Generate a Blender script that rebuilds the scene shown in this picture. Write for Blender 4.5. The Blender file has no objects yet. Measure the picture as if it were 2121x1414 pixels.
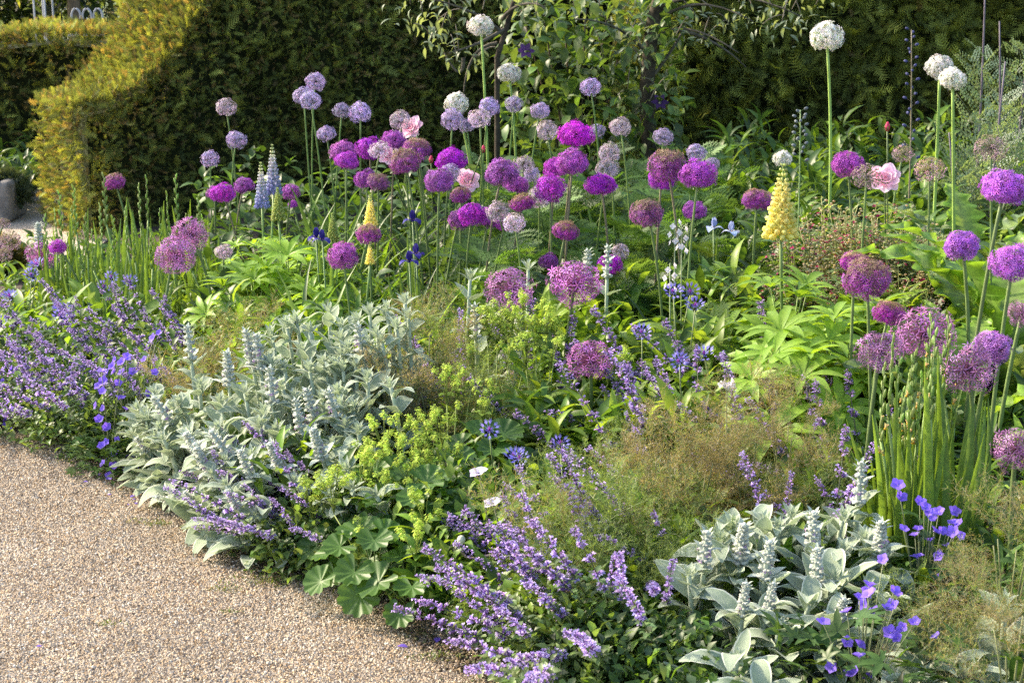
import bpy, math
import numpy as np
from mathutils import Matrix, Vector

rng = np.random.default_rng(11)
R = math.radians
scene = bpy.context.scene
COL = scene.collection

# ------------------------------------------------------------------ camera
CAM_H, PITCH, FPX = 1.65, R(13.8), 60.0 / 36.0 * 2121.0
cd = bpy.data.cameras.new('camera')
cam = bpy.data.objects.new('camera', cd)
COL.objects.link(cam)
cam.location = (0, 0, CAM_H)
cam.rotation_euler = (math.pi / 2 - PITCH, 0, 0)
cd.lens, cd.sensor_width = 60.0, 36.0
cd.clip_start, cd.clip_end = 0.05, 3000
cd.dof.use_dof = True
cd.dof.focus_distance = 4.9
cd.dof.aperture_fstop = 13.0
scene.camera = cam

# ------------------------------------------------------------------ sky, sun, exposure
SUN_AZ, SUN_EL = R(-64), R(35)          # azimuth from +Y (view direction), negative = to the left
sun_dir = Vector((math.sin(SUN_AZ) * math.cos(SUN_EL), math.cos(SUN_AZ) * math.cos(SUN_EL), math.sin(SUN_EL)))
w = bpy.data.worlds.new('World')
scene.world = w
w.use_nodes = True
nt = w.node_tree
bg = nt.nodes['Background']
sky = nt.nodes.new('ShaderNodeTexSky')
sky.sky_type = 'NISHITA'
sky.sun_disc = False
sky.sun_elevation = SUN_EL
sky.sun_rotation = SUN_AZ
sky.dust_density = 3.0
sky.ozone_density = 0.5
nt.links.new(sky.outputs[0], bg.inputs[0])
bg.inputs[1].default_value = 0.15
sl = bpy.data.lights.new('sun', 'SUN')
sl.energy, sl.angle, sl.color = 3.1, R(2.5), (1.0, 0.85, 0.63)
sun = bpy.data.objects.new('sun', sl)
COL.objects.link(sun)
sun.rotation_euler = (-sun_dir).to_track_quat('-Z', 'Y').to_euler()
sun.location = (-6, 4, 8)
vs = scene.view_settings
vs.view_transform, vs.look, vs.exposure, vs.gamma = 'Standard', 'None', 1.58, 1.0
scene.render.engine = 'CYCLES'
scene.cycles.max_bounces = 8
scene.cycles.transparent_max_bounces = 4
scene.cycles.use_denoising = False

# ------------------------------------------------------------------ photograph coordinates -> place
def at(px, py, D):
    """the point at depth D (metres along +Y) seen at that pixel of the 2121 x 1414 photograph"""
    dx, dy = (px - 1060.5) / FPX, (707.0 - py) / FPX
    t = D / (math.cos(PITCH) + dy * math.sin(PITCH))
    return Vector((dx * t, D, CAM_H + t * (-math.sin(PITCH) + dy * math.cos(PITCH))))

def ground(px, py):
    a = PITCH + math.atan((py - 707.0) / FPX)
    return at(px, py, CAM_H / math.tan(a))

def xat(px, D):
    return at(px, 900, D).x

# ------------------------------------------------------------------ mesh building
class MB:
    def __init__(s):
        s.V, s.F, s.C, s.n = [], [], [], 0
    def add(s, V, F, C=(1, 1, 1)):
        V = np.asarray(V, float).reshape(-1, 3)
        C = np.broadcast_to(np.asarray(C, float), (len(V), 3))
        s.V.append(V); s.F.append(np.asarray(F, int).reshape(-1, 3) + s.n); s.C.append(C)
        s.n += len(V)
        return s
    def inst(s, T, Rm, pos, scale=1.0, cols=None):
        """many copies of template T=(V,F,C): Rm (K,3,3), pos (K,3), scale (K,) or (K,3), cols (K,3) multiplies C"""
        V, F, C = T
        K = len(pos)
        if K == 0: return s
        sc = np.asarray(scale, float)
        if sc.ndim == 0: sc = np.full(K, float(sc))
        if sc.ndim == 1: sc = np.repeat(sc[:, None], 3, 1)
        P = np.einsum('kij,knj->kni', Rm, V[None] * sc[:, None, :]) + np.asarray(pos)[:, None, :]
        cc = np.ones((K, 3)) if cols is None else np.asarray(cols)
        CC = C[None] * cc[:, None, :]
        FF = F[None] + (np.arange(K) * len(V))[:, None, None]
        return s.add(P.reshape(-1, 3), FF.reshape(-1, 3), CC.reshape(-1, 3))
    def tmpl(s):
        return np.concatenate(s.V), np.concatenate(s.F), np.concatenate(s.C)
    def mesh(s, name, mat, smooth=True):
        V, F, C = s.tmpl()
        me = bpy.data.meshes.new(name)
        me.vertices.add(len(V)); me.vertices.foreach_set('co', V.astype(np.float32).ravel())
        me.loops.add(F.size); me.loops.foreach_set('vertex_index', F.astype(np.int32).ravel())
        me.polygons.add(len(F)); me.polygons.foreach_set('loop_start', np.arange(0, F.size, 3, dtype=np.int32))
        a = me.color_attributes.new('Col', 'FLOAT_COLOR', 'POINT')
        C4 = np.ones((len(V), 4), np.float32); C4[:, :3] = np.clip(C, 0, 1)
        a.data.foreach_set('color', C4.ravel())
        me.update(calc_edges=True)
        me.polygons.foreach_set('use_smooth', np.full(len(F), smooth))
        me.materials.append(mat)
        return me

def nrm(v):
    v = np.asarray(v, float)
    return v / np.maximum(np.linalg.norm(v, axis=-1, keepdims=True), 1e-9)

def frames(d, up=None, roll=None):
    """(K,3,3) rotations whose Y is d and whose Z is near up"""
    d = nrm(d)
    up = np.broadcast_to(np.array([0, 0, 1.0]) if up is None else np.asarray(up, float), d.shape)
    x = np.cross(d, up)
    bad = np.linalg.norm(x, axis=-1) < 1e-4
    x[bad] = np.array([1.0, 0, 0])
    x = nrm(x); z = np.cross(x, d)
    if roll is not None:
        c, sn = np.cos(roll)[:, None], np.sin(roll)[:, None]
        x, z = x * c + z * sn, z * c - x * sn
    return np.stack([x, d, z], -1)

def azel(az, el):
    az, el = np.asarray(az, float), np.asarray(el, float)
    return np.stack([np.cos(el) * np.cos(az), np.cos(el) * np.sin(az), np.sin(el)], -1)

def leaf_t(L=1.0, W=0.3, n=5, fold=0.25, a0=0.0, bend=0.8, p=0.8, q=1.0, mid=(1, 1, 1), edge=(1, 1, 1), rim=None, wave=0.0):
    """a leaf growing along +Y, face up +Z: arched by bend, folded along the midrib"""
    t = np.linspace(0, 1, n + 1)
    wd = W / 2 * np.sin(np.pi * np.clip(t, 0.02, 0.985) ** p) ** q
    ang = a0 - bend * t
    st = L / n
    y = np.concatenate([[0], np.cumsum(np.cos(ang[:-1]) * st)])
    z = np.concatenate([[0], np.cumsum(np.sin(ang[:-1]) * st)])
    cols = [(-1, edge), (0, mid), (1, edge)] if rim is None else [(-1, rim), (-0.80, edge), (0, mid), (0.80, edge), (1, rim)]
    V, C = [], []
    for i in range(n + 1):
        for k, c in cols:
            zz = z[i] + fold * abs(k) * wd[i] + wave * wd[i] * math.sin(i * 2.1 + k * 1.3)
            V.append((k * wd[i], y[i], zz)); C.append(c)
    m = len(cols); F = []
    for i in range(n):
        for j in range(m - 1):
            a, b, c_, d_ = i * m + j, i * m + j + 1, (i + 1) * m + j + 1, (i + 1) * m + j
            F += [(a, b, c_), (a, c_, d_)]
    return np.array(V), np.array(F), np.array(C, float)

def tube(pts, rad, sides=5, cap=True):
    pts = np.asarray(pts, float); n = len(pts)
    rad = np.broadcast_to(np.asarray(rad, float), (n,))
    tan = nrm(np.gradient(pts, axis=0))
    ref = np.array([1.0, 0.13, 0.07]) if abs(tan[0][0]) < 0.8 else np.array([0, 1.0, 0.1])
    x = nrm(np.cross(tan, ref)); y = np.cross(tan, x)
    a = np.arange(sides) / sides * 2 * np.pi
    V = pts[:, None] + rad[:, None, None] * (np.cos(a)[None, :, None] * x[:, None] + np.sin(a)[None, :, None] * y[:, None])
    F = []
    for i in range(n - 1):
        for j in range(sides):
            j2 = (j + 1) % sides
            F += [(i * sides + j, i * sides + j2, (i + 1) * sides + j2), (i * sides + j, (i + 1) * sides + j2, (i + 1) * sides + j)]
    V = V.reshape(-1, 3)
    if cap:
        V = np.vstack([V, pts[-1]])
        for j in range(sides): F.append(((n - 1) * sides + j, (n - 1) * sides + (j + 1) % sides, len(V) - 1))
    return V, np.array(F)

def bez(p0, p1, p2, n=7):
    t = np.linspace(0, 1, n)[:, None]
    p0, p1, p2 = map(lambda v: np.asarray(v, float), (p0, p1, p2))
    return (1 - t) ** 2 * p0 + 2 * t * (1 - t) * p1 + t ** 2 * p2

def blob_t(nu=6, nv=4, col=(1, 1, 1)):
    V = [(0, 0, 1.0)]
    for i in range(1, nv):
        for j in range(nu):
            th, ph = math.pi * i / nv, 2 * math.pi * (j + 0.5 * (i % 2)) / nu
            V.append((math.sin(th) * math.cos(ph), math.sin(th) * math.sin(ph), math.cos(th)))
    V.append((0, 0, -1.0)); F = []
    for j in range(nu):
        j2 = (j + 1) % nu
        F.append((0, 1 + j, 1 + j2))
        for i in range(nv - 2):
            a = 1 + i * nu
            F += [(a + j, a + nu + j, a + nu + j2), (a + j, a + nu + j2, a + j2)]
        a = 1 + (nv - 2) * nu
        F.append((a + j, len(V) - 1, a + j2))
    return np.array(V), np.array(F), np.broadcast_to(np.array(col, float), (len(V), 3)).copy()

def jit(c, n, v=0.18, hue=0.06):
    """n variations of a colour"""
    c = np.asarray(c, float)
    return np.clip(c[None] * (1 + v * rng.standard_normal((n, 1))) * (1 + hue * rng.standard_normal((n, 3))), 0.002, 1)

# ------------------------------------------------------------------ materials
def mat(name, trans=0.0, rough=0.55, spec=0.35, sheen=0.0, tint=(1.25, 1.2, 0.6), vary=0.16, nscale=30.0, namt=0.2, bump=0.0, hue=0.0):
    m = bpy.data.materials.new(name); m.use_nodes = True
    t = m.node_tree; N, Lk = t.nodes, t.links
    b = N['Principled BSDF']; out = N['Material Output']
    at_ = N.new('ShaderNodeVertexColor'); at_.layer_name = 'Col'
    oi = N.new('ShaderNodeObjectInfo')
    mr = N.new('ShaderNodeMapRange'); mr.inputs[3].default_value = 1 - vary; mr.inputs[4].default_value = 1 + vary
    Lk.new(oi.outputs['Random'], mr.inputs[0])
    tc = N.new('ShaderNodeTexCoord')
    nz = N.new('ShaderNodeTexNoise'); nz.inputs['Scale'].default_value = nscale; nz.inputs['Detail'].default_value = 3
    Lk.new(tc.outputs['Object'], nz.inputs['Vector'])
    m2 = N.new('ShaderNodeMapRange'); m2.inputs[1].default_value = 0.3; m2.inputs[2].default_value = 0.7
    m2.inputs[3].default_value = 1 - namt; m2.inputs[4].default_value = 1 + namt
    Lk.new(nz.outputs[0], m2.inputs[0])
    mu = N.new('ShaderNodeMath'); mu.operation = 'MULTIPLY'
    Lk.new(mr.outputs[0], mu.inputs[0]); Lk.new(m2.outputs[0], mu.inputs[1])
    sc = N.new('ShaderNodeVectorMath'); sc.operation = 'SCALE'
    Lk.new(at_.outputs[0], sc.inputs[0]); Lk.new(mu.outputs[0], sc.inputs['Scale'])
    if hue:      # flowers of one kind differ a little in hue and freshness from plant to plant
        hs = N.new('ShaderNodeHueSaturation')
        h1 = N.new('ShaderNodeMapRange'); h1.inputs[3].default_value = .5 - hue; h1.inputs[4].default_value = .5 + hue
        wn = N.new('ShaderNodeTexWhiteNoise'); wn.noise_dimensions = '1D'
        Lk.new(oi.outputs['Random'], wn.inputs['W']); Lk.new(wn.outputs['Value'], h1.inputs[0])
        h2 = N.new('ShaderNodeMapRange'); h2.inputs[3].default_value = .80; h2.inputs[4].default_value = 1.06
        Lk.new(oi.outputs['Random'], h2.inputs[0])
        Lk.new(h1.outputs[0], hs.inputs['Hue']); Lk.new(h2.outputs[0], hs.inputs['Saturation']); Lk.new(sc.outputs[0], hs.inputs['Color'])
        sc = hs
    Lk.new(sc.outputs[0], b.inputs['Base Color'])
    b.inputs['Roughness'].default_value = rough
    b.inputs['Specular IOR Level'].default_value = spec
    b.inputs['Sheen Weight'].default_value = sheen
    b.inputs['Sheen Roughness'].default_value = 0.4
    if bump:
        bp = N.new('ShaderNodeBump'); bp.inputs['Strength'].default_value = bump; bp.inputs['Distance'].default_value = 0.004
        n3 = N.new('ShaderNodeTexNoise'); n3.inputs['Scale'].default_value = nscale * 6; n3.inputs['Detail'].default_value = 4
        Lk.new(tc.outputs['Object'], n3.inputs['Vector']); Lk.new(n3.outputs[0], bp.inputs['Height']); Lk.new(bp.outputs[0], b.inputs['Normal'])
    if trans:
        tr = N.new('ShaderNodeBsdfTranslucent')
        tm = N.new('ShaderNodeVectorMath'); tm.operation = 'MULTIPLY'; tm.inputs[1].default_value = tint
        Lk.new(sc.outputs[0], tm.inputs[0]); Lk.new(tm.outputs[0], tr.inputs['Color'])
        mx = N.new('ShaderNodeMixShader'); mx.inputs[0].default_value = trans
        Lk.new(b.outputs[0], mx.inputs[1]); Lk.new(tr.outputs[0], mx.inputs[2]); Lk.new(mx.outputs[0], out.inputs['Surface'])
    return m

M_LEAF = mat('leaf', trans=0.45, rough=0.42, spec=0.4, tint=(1.5, 1.35, 0.5), nscale=25)
M_FELT = mat('felt_leaf', trans=0.25, rough=0.95, spec=0.1, sheen=0.15, tint=(1.1, 1.15, 0.8), nscale=60, namt=0.1, bump=0.25, vary=0.1)
M_STEM = mat('stem', trans=0.0, rough=0.5, spec=0.35)
M_WOOL = mat('woolly_stem', trans=0.0, rough=0.95, spec=0.1, sheen=0.6, nscale=80, namt=0.1, vary=0.06, bump=0.3)
M_PETAL = mat('petal', trans=0.38, rough=0.6, spec=0.25, tint=(1.2, 1.0, 1.15), nscale=40, namt=0.12, vary=0.12)
M_GLOBE = mat('globe_petal', trans=0.38, rough=0.6, spec=0.25, tint=(1.2, 1.0, 1.15), nscale=40, namt=0.12, vary=0.2, hue=.016)
M_YEW = mat('yew_needles', trans=0.35, rough=0.65, spec=0.12, tint=(1.5, 1.3, 0.45), nscale=2.3, namt=0.35, vary=0.05)
M_CORE = mat('hedge_core', rough=0.9, spec=0.1, nscale=14, namt=0.4)
M_BARK = mat('bark', rough=0.85, spec=0.15, nscale=22, namt=0.45, bump=0.8)
M_STONE = mat('stone', rough=0.9, spec=0.2, nscale=18, namt=0.35, bump=0.9)
M_PEBBLE = mat('pebble', rough=0.75, spec=0.3, nscale=300, namt=0.15)
M_METAL = mat('painted_metal', rough=0.5, spec=0.4, namt=0.1)

# ------------------------------------------------------------------ objects, labels
PENDING = {}     # label template -> things whose {ord} is filled once all are placed
ORD = ['', 'first', 'second', 'third', 'fourth', 'fifth', 'sixth', 'seventh', 'eighth', 'ninth', 'tenth', 'eleventh', 'twelfth', 'thirteenth',
       'fourteenth', 'fifteenth', 'sixteenth', 'seventeenth', 'eighteenth', 'nineteenth', 'twentieth']
TENS = {20: 'twenty', 30: 'thirty', 40: 'forty', 50: 'fifty'}
def ordinal(n):
    if n <= 20: return ORD[n]
    t, u = n // 10 * 10, n % 10
    return (TENS[t][:-1] + 'ieth') if u == 0 else TENS[t] + '-' + ORD[u]

def tag(o, label, cat, group=None, kind=None):
    if '{ord}' in label: PENDING.setdefault(label, []).append(o)
    o['label'] = label
    if cat: o['category'] = cat
    if group: o['group'] = group
    if kind: o['kind'] = kind
    return o

def thing(name, label, cat, loc=(0, 0, 0), rz=0.0, group=None):
    o = bpy.data.objects.new(name, None)
    COL.objects.link(o)
    o.empty_display_size = 0.05
    o.location = loc; o.rotation_euler = (0, 0, rz)
    return tag(o, label, cat, group)

def part(name, me, parent, Rm=None, pos=(0, 0, 0), s=1.0, kind=None, label=None):
    o = bpy.data.objects.new(name, me)
    COL.objects.link(o)
    if parent is not None: o.parent = parent
    Rm = np.eye(3) if Rm is None else np.asarray(Rm)
    sc = np.array([s, s, s]) if np.ndim(s) == 0 else np.asarray(s)
    m = np.eye(4); m[:3, :3] = Rm * sc[None, :]; m[:3, 3] = np.asarray(pos)
    o.matrix_basis = Matrix(m.tolist())
    if kind: o['kind'] = kind
    if label: o['label'] = label
    return o

def fr1(az, el, roll=0.0):
    return frames(azel([az], [el]), roll=np.array([roll]))[0]

def pick(lst): return lst[int(rng.integers(len(lst)))]
def U(a, b, n=None): return rng.uniform(a, b, n)

# ------------------------------------------------------------------ ground: land, gravel path, soil of the bed
def proc_ground(name, c1, c2, scale, bump):
    m = bpy.data.materials.new(name); m.use_nodes = True
    t = m.node_tree; N, Lk = t.nodes, t.links; b = N['Principled BSDF']
    tc = N.new('ShaderNodeTexCoord')
    v = N.new('ShaderNodeTexVoronoi'); v.inputs['Scale'].default_value = scale
    n = N.new('ShaderNodeTexNoise'); n.inputs['Scale'].default_value = 4; n.inputs['Detail'].default_value = 6
    Lk.new(tc.outputs['Object'], v.inputs['Vector']); Lk.new(tc.outputs['Object'], n.inputs['Vector'])
    bw = N.new('ShaderNodeRGBToBW'); Lk.new(v.outputs['Color'], bw.inputs[0])
    ad = N.new('ShaderNodeMath'); ad.operation = 'MULTIPLY_ADD'; ad.inputs[1].default_value = 0.7
    Lk.new(bw.outputs[0], ad.inputs[0]); Lk.new(n.outputs[0], ad.inputs[2])
    r = N.new('ShaderNodeValToRGB'); r.color_ramp.elements[0].color = (*c1, 1); r.color_ramp.elements[1].color = (*c2, 1)
    r.color_ramp.elements[0].position = 0.35; r.color_ramp.elements[1].position = 1.1
    Lk.new(ad.outputs[0], r.inputs[0]); Lk.new(r.outputs[0], b.inputs['Base Color'])
    b.inputs['Roughness'].default_value = 0.9
    bp = N.new('ShaderNodeBump'); bp.inputs['Strength'].default_value = bump; bp.inputs['Distance'].default_value = 0.006
    Lk.new(v.outputs['Distance'], bp.inputs['Height']); Lk.new(bp.outputs[0], b.inputs['Normal'])
    return m

GRAVEL = proc_ground('gravel_bed', (0.19, 0.15, 0.115), (0.47, 0.41, 0.33), 130.0, 0.8)
SOIL = proc_ground('soil', (0.018, 0.012, 0.008), (0.06, 0.042, 0.028), 60.0, 1.0)
GRASS = proc_ground('far_grass', (0.03, 0.06, 0.015), (0.09, 0.13, 0.03), 40.0, 0.6)

def sheet(name, V, F, m, kind='structure'):
    me = bpy.data.meshes.new(name); me.from_pydata([tuple(v) for v in V], [], F); me.update()
    me.materials.append(m)
    o = bpy.data.objects.new(name, me); COL.objects.link(o)
    o['kind'] = kind
    return o

o = sheet('ground', [(-900, -900, -0.012), (900, -900, -0.012), (900, 900, -0.012), (-900, 900, -0.012)], [(0, 1, 2, 3)], GRASS)
o['label'] = 'far ground beyond the garden hedges'
o = sheet('gravel_path', [(-9, -1, 0), (5, -1, 0), (5, 13.4, 0), (-9, 13.4, 0)], [(0, 1, 2, 3)], GRAVEL)
o['label'] = 'pale buff gravel path curving along the flower bed'

EDGE_PX = [(-700, 760), (-350, 812), (-120, 852), (30, 890), (130, 935), (200, 975), (310, 1008), (370, 1065), (430, 1120), (520, 1175),
           (650, 1185), (730, 1215), (790, 1275), (900, 1345), (1060, 1414), (1250, 1520), (1500, 1680), (1900, 1900)]
EDGE = [ground(*p) for p in EDGE_PX]
EX = np.array([p[0] for p in EDGE_PX]); EY = np.array([p[1] for p in EDGE_PX])
def edgeD(px):
    return ground(px, float(np.interp(px, EX, EY))).y
EWX = np.array([p.x for p in EDGE]); EWY = np.array([p.y for p in EDGE])
V, F = [], []
m_ = 14
xs = np.linspace(EWX[0], EWX[-1], 60)
xs = np.concatenate([xs, [2.5, 3.4, 4.6]])
for i, x in enumerate(xs):
    y0 = float(np.interp(x, EWX, EWY)) + 0.06
    y1 = 8.0 if x < -2.05 else 10.5
    for j in range(m_ + 1):
        t = j / m_
        z = -0.004 if j == 0 else 0.03 + 0.012 * math.sin(7 * x + 5 * j) + 0.02 * min(1, t * 3)
        V.append((x, y0 + (y1 - y0) * t, z))
for i in range(len(xs) - 1):
    for j in range(m_):
        a = i * (m_ + 1) + j
        F.append((a, a + m_ + 1, a + m_ + 2, a + 1))
o = sheet('flower_bed_soil', V, F, SOIL)
o['label'] = 'dark soil of the curved flower bed'

# loose pebbles: every stone of the near path is real, one countless mass
def pebbles():
    g = 0.0060
    gx, gy = np.meshgrid(np.arange(-2.35, 0.75, g), np.arange(3.3, 6.4, g))
    x = (gx + U(-.5, .5, gx.shape) * g).ravel(); y = (gy + U(-.5, .5, gy.shape) * g).ravel()
    ey = np.interp(x, EWX, EWY)
    keep = (y < ey + 0.16) & (x > -0.33 * y - 0.12)
    x, y = x[keep], y[keep]
    K = len(x)
    V = np.array([(1, 0, 0), (-1, 0, 0), (0, 1, 0), (0, -1, 0), (.15, .1, .8), (-.1, -.1, -.8)], float)
    V[4] += (0.1, -0.1, 0)
    F = np.array([(0, 2, 4), (2, 1, 4), (1, 3, 4), (3, 0, 4)])       # undersides are buried
    V = V[:5]; V[:4, 2] = -.25
    d = azel(U(0, 2 * np.pi, K), U(-.4, .4, K))
    sc = np.stack([U(.55, 1.05, K), U(.5, 1.0, K), U(.45, .9, K)], 1) * 0.0041 * np.exp(0.22 * rng.standard_normal((K, 1)))
    pal = np.array([(.54, .43, .31), (.60, .52, .42), (.45, .31, .18), (.66, .60, .52), (.36, .27, .19), (.56, .44, .31), (.26, .20, .16), (.58, .42, .26), (.48, .42, .36)])
    cols = pal[rng.choice(len(pal), K, p=[.2, .15, .13, .1, .12, .12, .06, .06, .06])] * (1 + .12 * rng.standard_normal((K, 1)))
    cols = cols * np.array([0.86, 0.86, 0.825])
    tone = 1 + .10 * np.sin(2.3 * x + 1.1 * y) * np.sin(1.7 * y - x) + .07 * np.sin(7.1 * x - 3.3 * y + 1) * np.sin(5.2 * y + 2.1 * x)
    cols = cols * tone[:, None]
    dirt = np.clip(1 - (np.interp(x, EWX, EWY) - y) / .16, 0, 1) * (rng.random(K) < .5)
    cols = cols * (1 - .6 * dirt[:, None])
    big = rng.random(K) < .012
    sc[big] *= U(1.3, 2.0, big.sum())[:, None]
    mb = MB()
    mb.inst((V, F, np.ones((5, 3))), frames(d, roll=U(-.45, .45, K)), np.stack([x, y, U(.0, .006, K) + .004 * np.sin(9 * x + 4 * y) * np.sin(6 * y - 5 * x) + .003], 1), sc, cols)
    o = part('gravel', mb.mesh('gravel', M_PEBBLE, smooth=False), None)
    tag(o, 'loose buff and grey pebbles of the gravel path', 'gravel', kind='stuff')
pebbles()

# ------------------------------------------------------------------ yew hedges
def yew_spray():
    mb = MB()
    nd = leaf_t(L=1, W=.17, n=1, fold=0, bend=.2)
    for k in range(9):
        y = 0.08 + 0.1 * k
        for sgn in (-1, 1):
            L = 0.34 * (1 - 0.45 * abs(k / 8 - .35)) * (1 - .35 * (k == 8))
            ang = sgn * (1.05 - 0.055 * k)
            d = np.array([[math.sin(ang), math.cos(ang), 0.12 * sgn * (k % 3 - 1)]])
            tri = (np.array([(-.1 * L, 0, 0), (.1 * L, 0, 0), (0, L, 0.02)]), np.array([(0, 1, 2)]), np.ones((3, 3)) * (0.8 + .035 * k))
            mb.inst(tri, frames(d), np.array([[0, y, -0.10 * (y ** 2)]]))
    mb.add([(-.012, 0, 0), (.012, 0, 0), (0, .95, -.1)], [(0, 1, 2)], (.7, .55, .35))
    return mb.tmpl()
YEW = yew_spray()

def yew_mass(mb, P, Nn, size, pal, probs):
    K = len(P)
    Nn = nrm(Nn)
    d = nrm(Nn + 0.55 * rng.standard_normal((K, 3)) + np.array([0, 0, 0.3]))
    cols = np.asarray(pal)[rng.choice(len(pal), K, p=probs)] * (1 + .25 * rng.standard_normal((K, 1)))
    sc = size * np.exp(.25 * rng.standard_normal(K))
    mb.inst(YEW, frames(d, up=Nn, roll=U(-1.2, 1.2, K)), P + Nn * (.012 * rng.standard_normal((K, 1)) - .02), sc, np.clip(cols, .004, 1))

DARK, MIDG, TIP, BRZ, GOLD = (.13, .165, .055), (.215, .265, .075), (.34, .39, .09), (.28, .215, .095), (.36, .275, .11)

def lumpy(s, z):
    return 0.012 * np.sin(5.1 * s + 1.3) * np.sin(6.3 * z) + 0.012 * np.sin(11 * s + 7 * z) + 0.012 * np.sin(23 * s - 17 * z)

def hedge(name, label, A, th, length, thick, prof, pal, probs, dens, zmax, size=.075, end_dens=None, group=None, bulge=0.0):
    """yew hedge: front face starts at A and runs along angle th; prof(s, w) is the height; needles only where they can be seen"""
    u = np.array([math.cos(th), math.sin(th), 0]); n = np.array([math.sin(th), -math.cos(th), 0])   # n: front normal
    A = np.array([A[0], A[1], 0.0])
    t = thing(name, label, 'hedge', A, 0, group)
    mb = MB(); S, Wn = 40, 8
    ins = 0.07
    ss = np.linspace(ins + .03, length - ins, S); ww = np.linspace(ins + .03, thick - ins, Wn)
    V = []
    for s in ss:
        for w_ in ww:
            V.append(u * s - n * w_ + np.array([0, 0, max(.1, prof(s, w_) - .10)]))
        for w_ in ww:
            V.append(u * s - n * w_)
    F = []
    m2 = 2 * Wn
    for i in range(S - 1):
        for j in range(Wn - 1):
            a, b = i * m2 + j, (i + 1) * m2 + j
            F += [(a, b, b + 1), (a, b + 1, a + 1)]
        for e in (0, Wn - 1):
            a, b = i * m2 + e, (i + 1) * m2 + e
            F += [(a, b, b + Wn), (a, b + Wn, a + Wn)]
    for i in (0, S - 1):
        for j in range(Wn - 1):
            a = i * m2 + j
            F += [(a, a + 1, a + 1 + Wn), (a, a + 1 + Wn, a + Wn)]
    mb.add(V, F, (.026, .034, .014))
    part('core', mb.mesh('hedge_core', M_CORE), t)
    mf = MB()
    # front
    K = int(dens * length * zmax)
    s, z = U(0, length, K), U(0, zmax, K)
    keep = (z < np.array([prof(a, 0) for a in s]) + .012) & ((s < 2.6) | (length < 4.2) | (rng.random(K) < .5))
    s, z = s[keep], z[keep]
    P = u * s[:, None] + n * (lumpy(s, z) + bulge * (.05 * np.sin(17 * s + 3 * np.sin(9 * z)) * np.sin(21 * z + 2 * np.sin(11 * s)) + .03 * np.sin(41 * s - 5 * z) * np.sin(37 * z)))[:, None] + np.array([0, 0, 1.0]) * z[:, None]
    yew_mass(mf, P, np.tile(n, (len(P), 1)), size, pal, probs)
    kk = rng.random(len(P)) < .10      # longer fresh shoots standing proud
    yew_mass(mf, P[kk] + n * .01, np.tile(n, (kk.sum(), 1)) + np.array([0, 0, .5]), size * 1.7, [MIDG, TIP, TIP], [.4, .3, .3])
    # a dense brow along the front top edge
    K = int(dens * 1.2 * length * .14)
    s = U(0, length, K); z = np.array([prof(a, 0) for a in s]) + U(-.13, .008, K)
    ok = z < 1.45; s, z = s[ok], z[ok]
    P = u * s[:, None] + n * (lumpy(s, z) - U(0, .05, len(s)))[:, None] + np.array([0, 0, 1.0]) * z[:, None]
    yew_mass(mf, P, np.tile(n + np.array([0, 0, .6]), (len(P), 1)), size, pal, probs)
    # end
    ed = dens if end_dens is None else end_dens
    K = int(ed * thick * prof(0, .5))
    w_, z = U(0, thick, K), U(0, 1, K)
    z = z * np.array([prof(0, a) for a in w_])
    P = -n * w_[:, None] - u * lumpy(w_ + 3, z)[:, None] + np.array([0, 0, 1.0]) * z[:, None]
    yew_mass(mf, P, np.tile(-u, (len(P), 1)), size, pal, probs)
    # top
    K = int(dens * 1.25 * length * thick)
    s, w_ = U(0, length, K), U(0, thick, K)
    seen = np.array([prof(a, 0) < 1.5 for a in s]) | (rng.random(K) < .12)     # tops far above eye level need fewer sprays
    s, w_ = s[seen], w_[seen]
    z = np.array([prof(a, b) for a, b in zip(s, w_)])
    z2 = np.array([prof(a + .03, b) for a, b in zip(s, w_)])
    slope = (z2 - z) / .03
    Nn = nrm(np.array([0, 0, 1.0]) - u * slope[:, None])
    extra = 1 + np.minimum(slope, 4)
    P = u * s[:, None] - n * w_[:, None] + np.array([0, 0, 1.0]) * z[:, None]
    yew_mass(mf, P, Nn, size, pal, probs)
    k2 = slope > .5
    for _ in range(2):
        q = P[k2] + u * U(-.03, .03, k2.sum())[:, None]
        rel = (q @ u); zz = np.array([prof(a, b) for a, b in zip(rel, w_[k2])]); q[:, 2] = zz
        yew_mass(mf, q, Nn[k2], size, pal, probs)
    part('foliage', mf.mesh('yew_foliage', M_YEW), t, kind='stuff')
    return t

PS = np.array([-1, 0, .30, .434, .556, .68, .735, .90, 1.15, 1.5, 9]); PH = np.array([.745, .75, .81, .894, 1.004, 1.169, 1.25, 1.42, 1.58, 1.64, 1.66])
A0 = at(165, 480, 9.0)
hedge('yew_hedge', 'clipped yew hedge whose buttress sweeps down in a curve to a squared end', (A0.x, 9.0), R(30), 4.3, .74,
      lambda s, w_: float(np.interp(s * (1 + .6 * w_), PS, PH)) - .04 * w_ - .03, [DARK, MIDG, TIP, BRZ, GOLD], [.26, .34, .16, .16, .08], 3600, 1.6, size=.044)
hedge('yew_hedge', 'dark green yew hedge behind the tall white alliums', (xat(1290, 9.7), 9.75), R(-3), 3.6, .9,
      lambda s, w_: 1.62 + .03 * math.sin(6 * s), [DARK, MIDG, TIP, BRZ], [.32, .33, .32, .03], 2000, 1.6, size=.085, bulge=1.0)
hedge('yew_hedge', 'low level-topped yew hedge beyond the stone bench', (xat(-800, 10.7) , 10.66), R(1.5), 4.0, .7,
      lambda s, w_: .90 + .03 * s + .012 * math.sin(9 * s), [DARK, MIDG, TIP, BRZ, GOLD], [.34, .28, .12, .16, .10], 1700, 1.0, size=.055)

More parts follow.
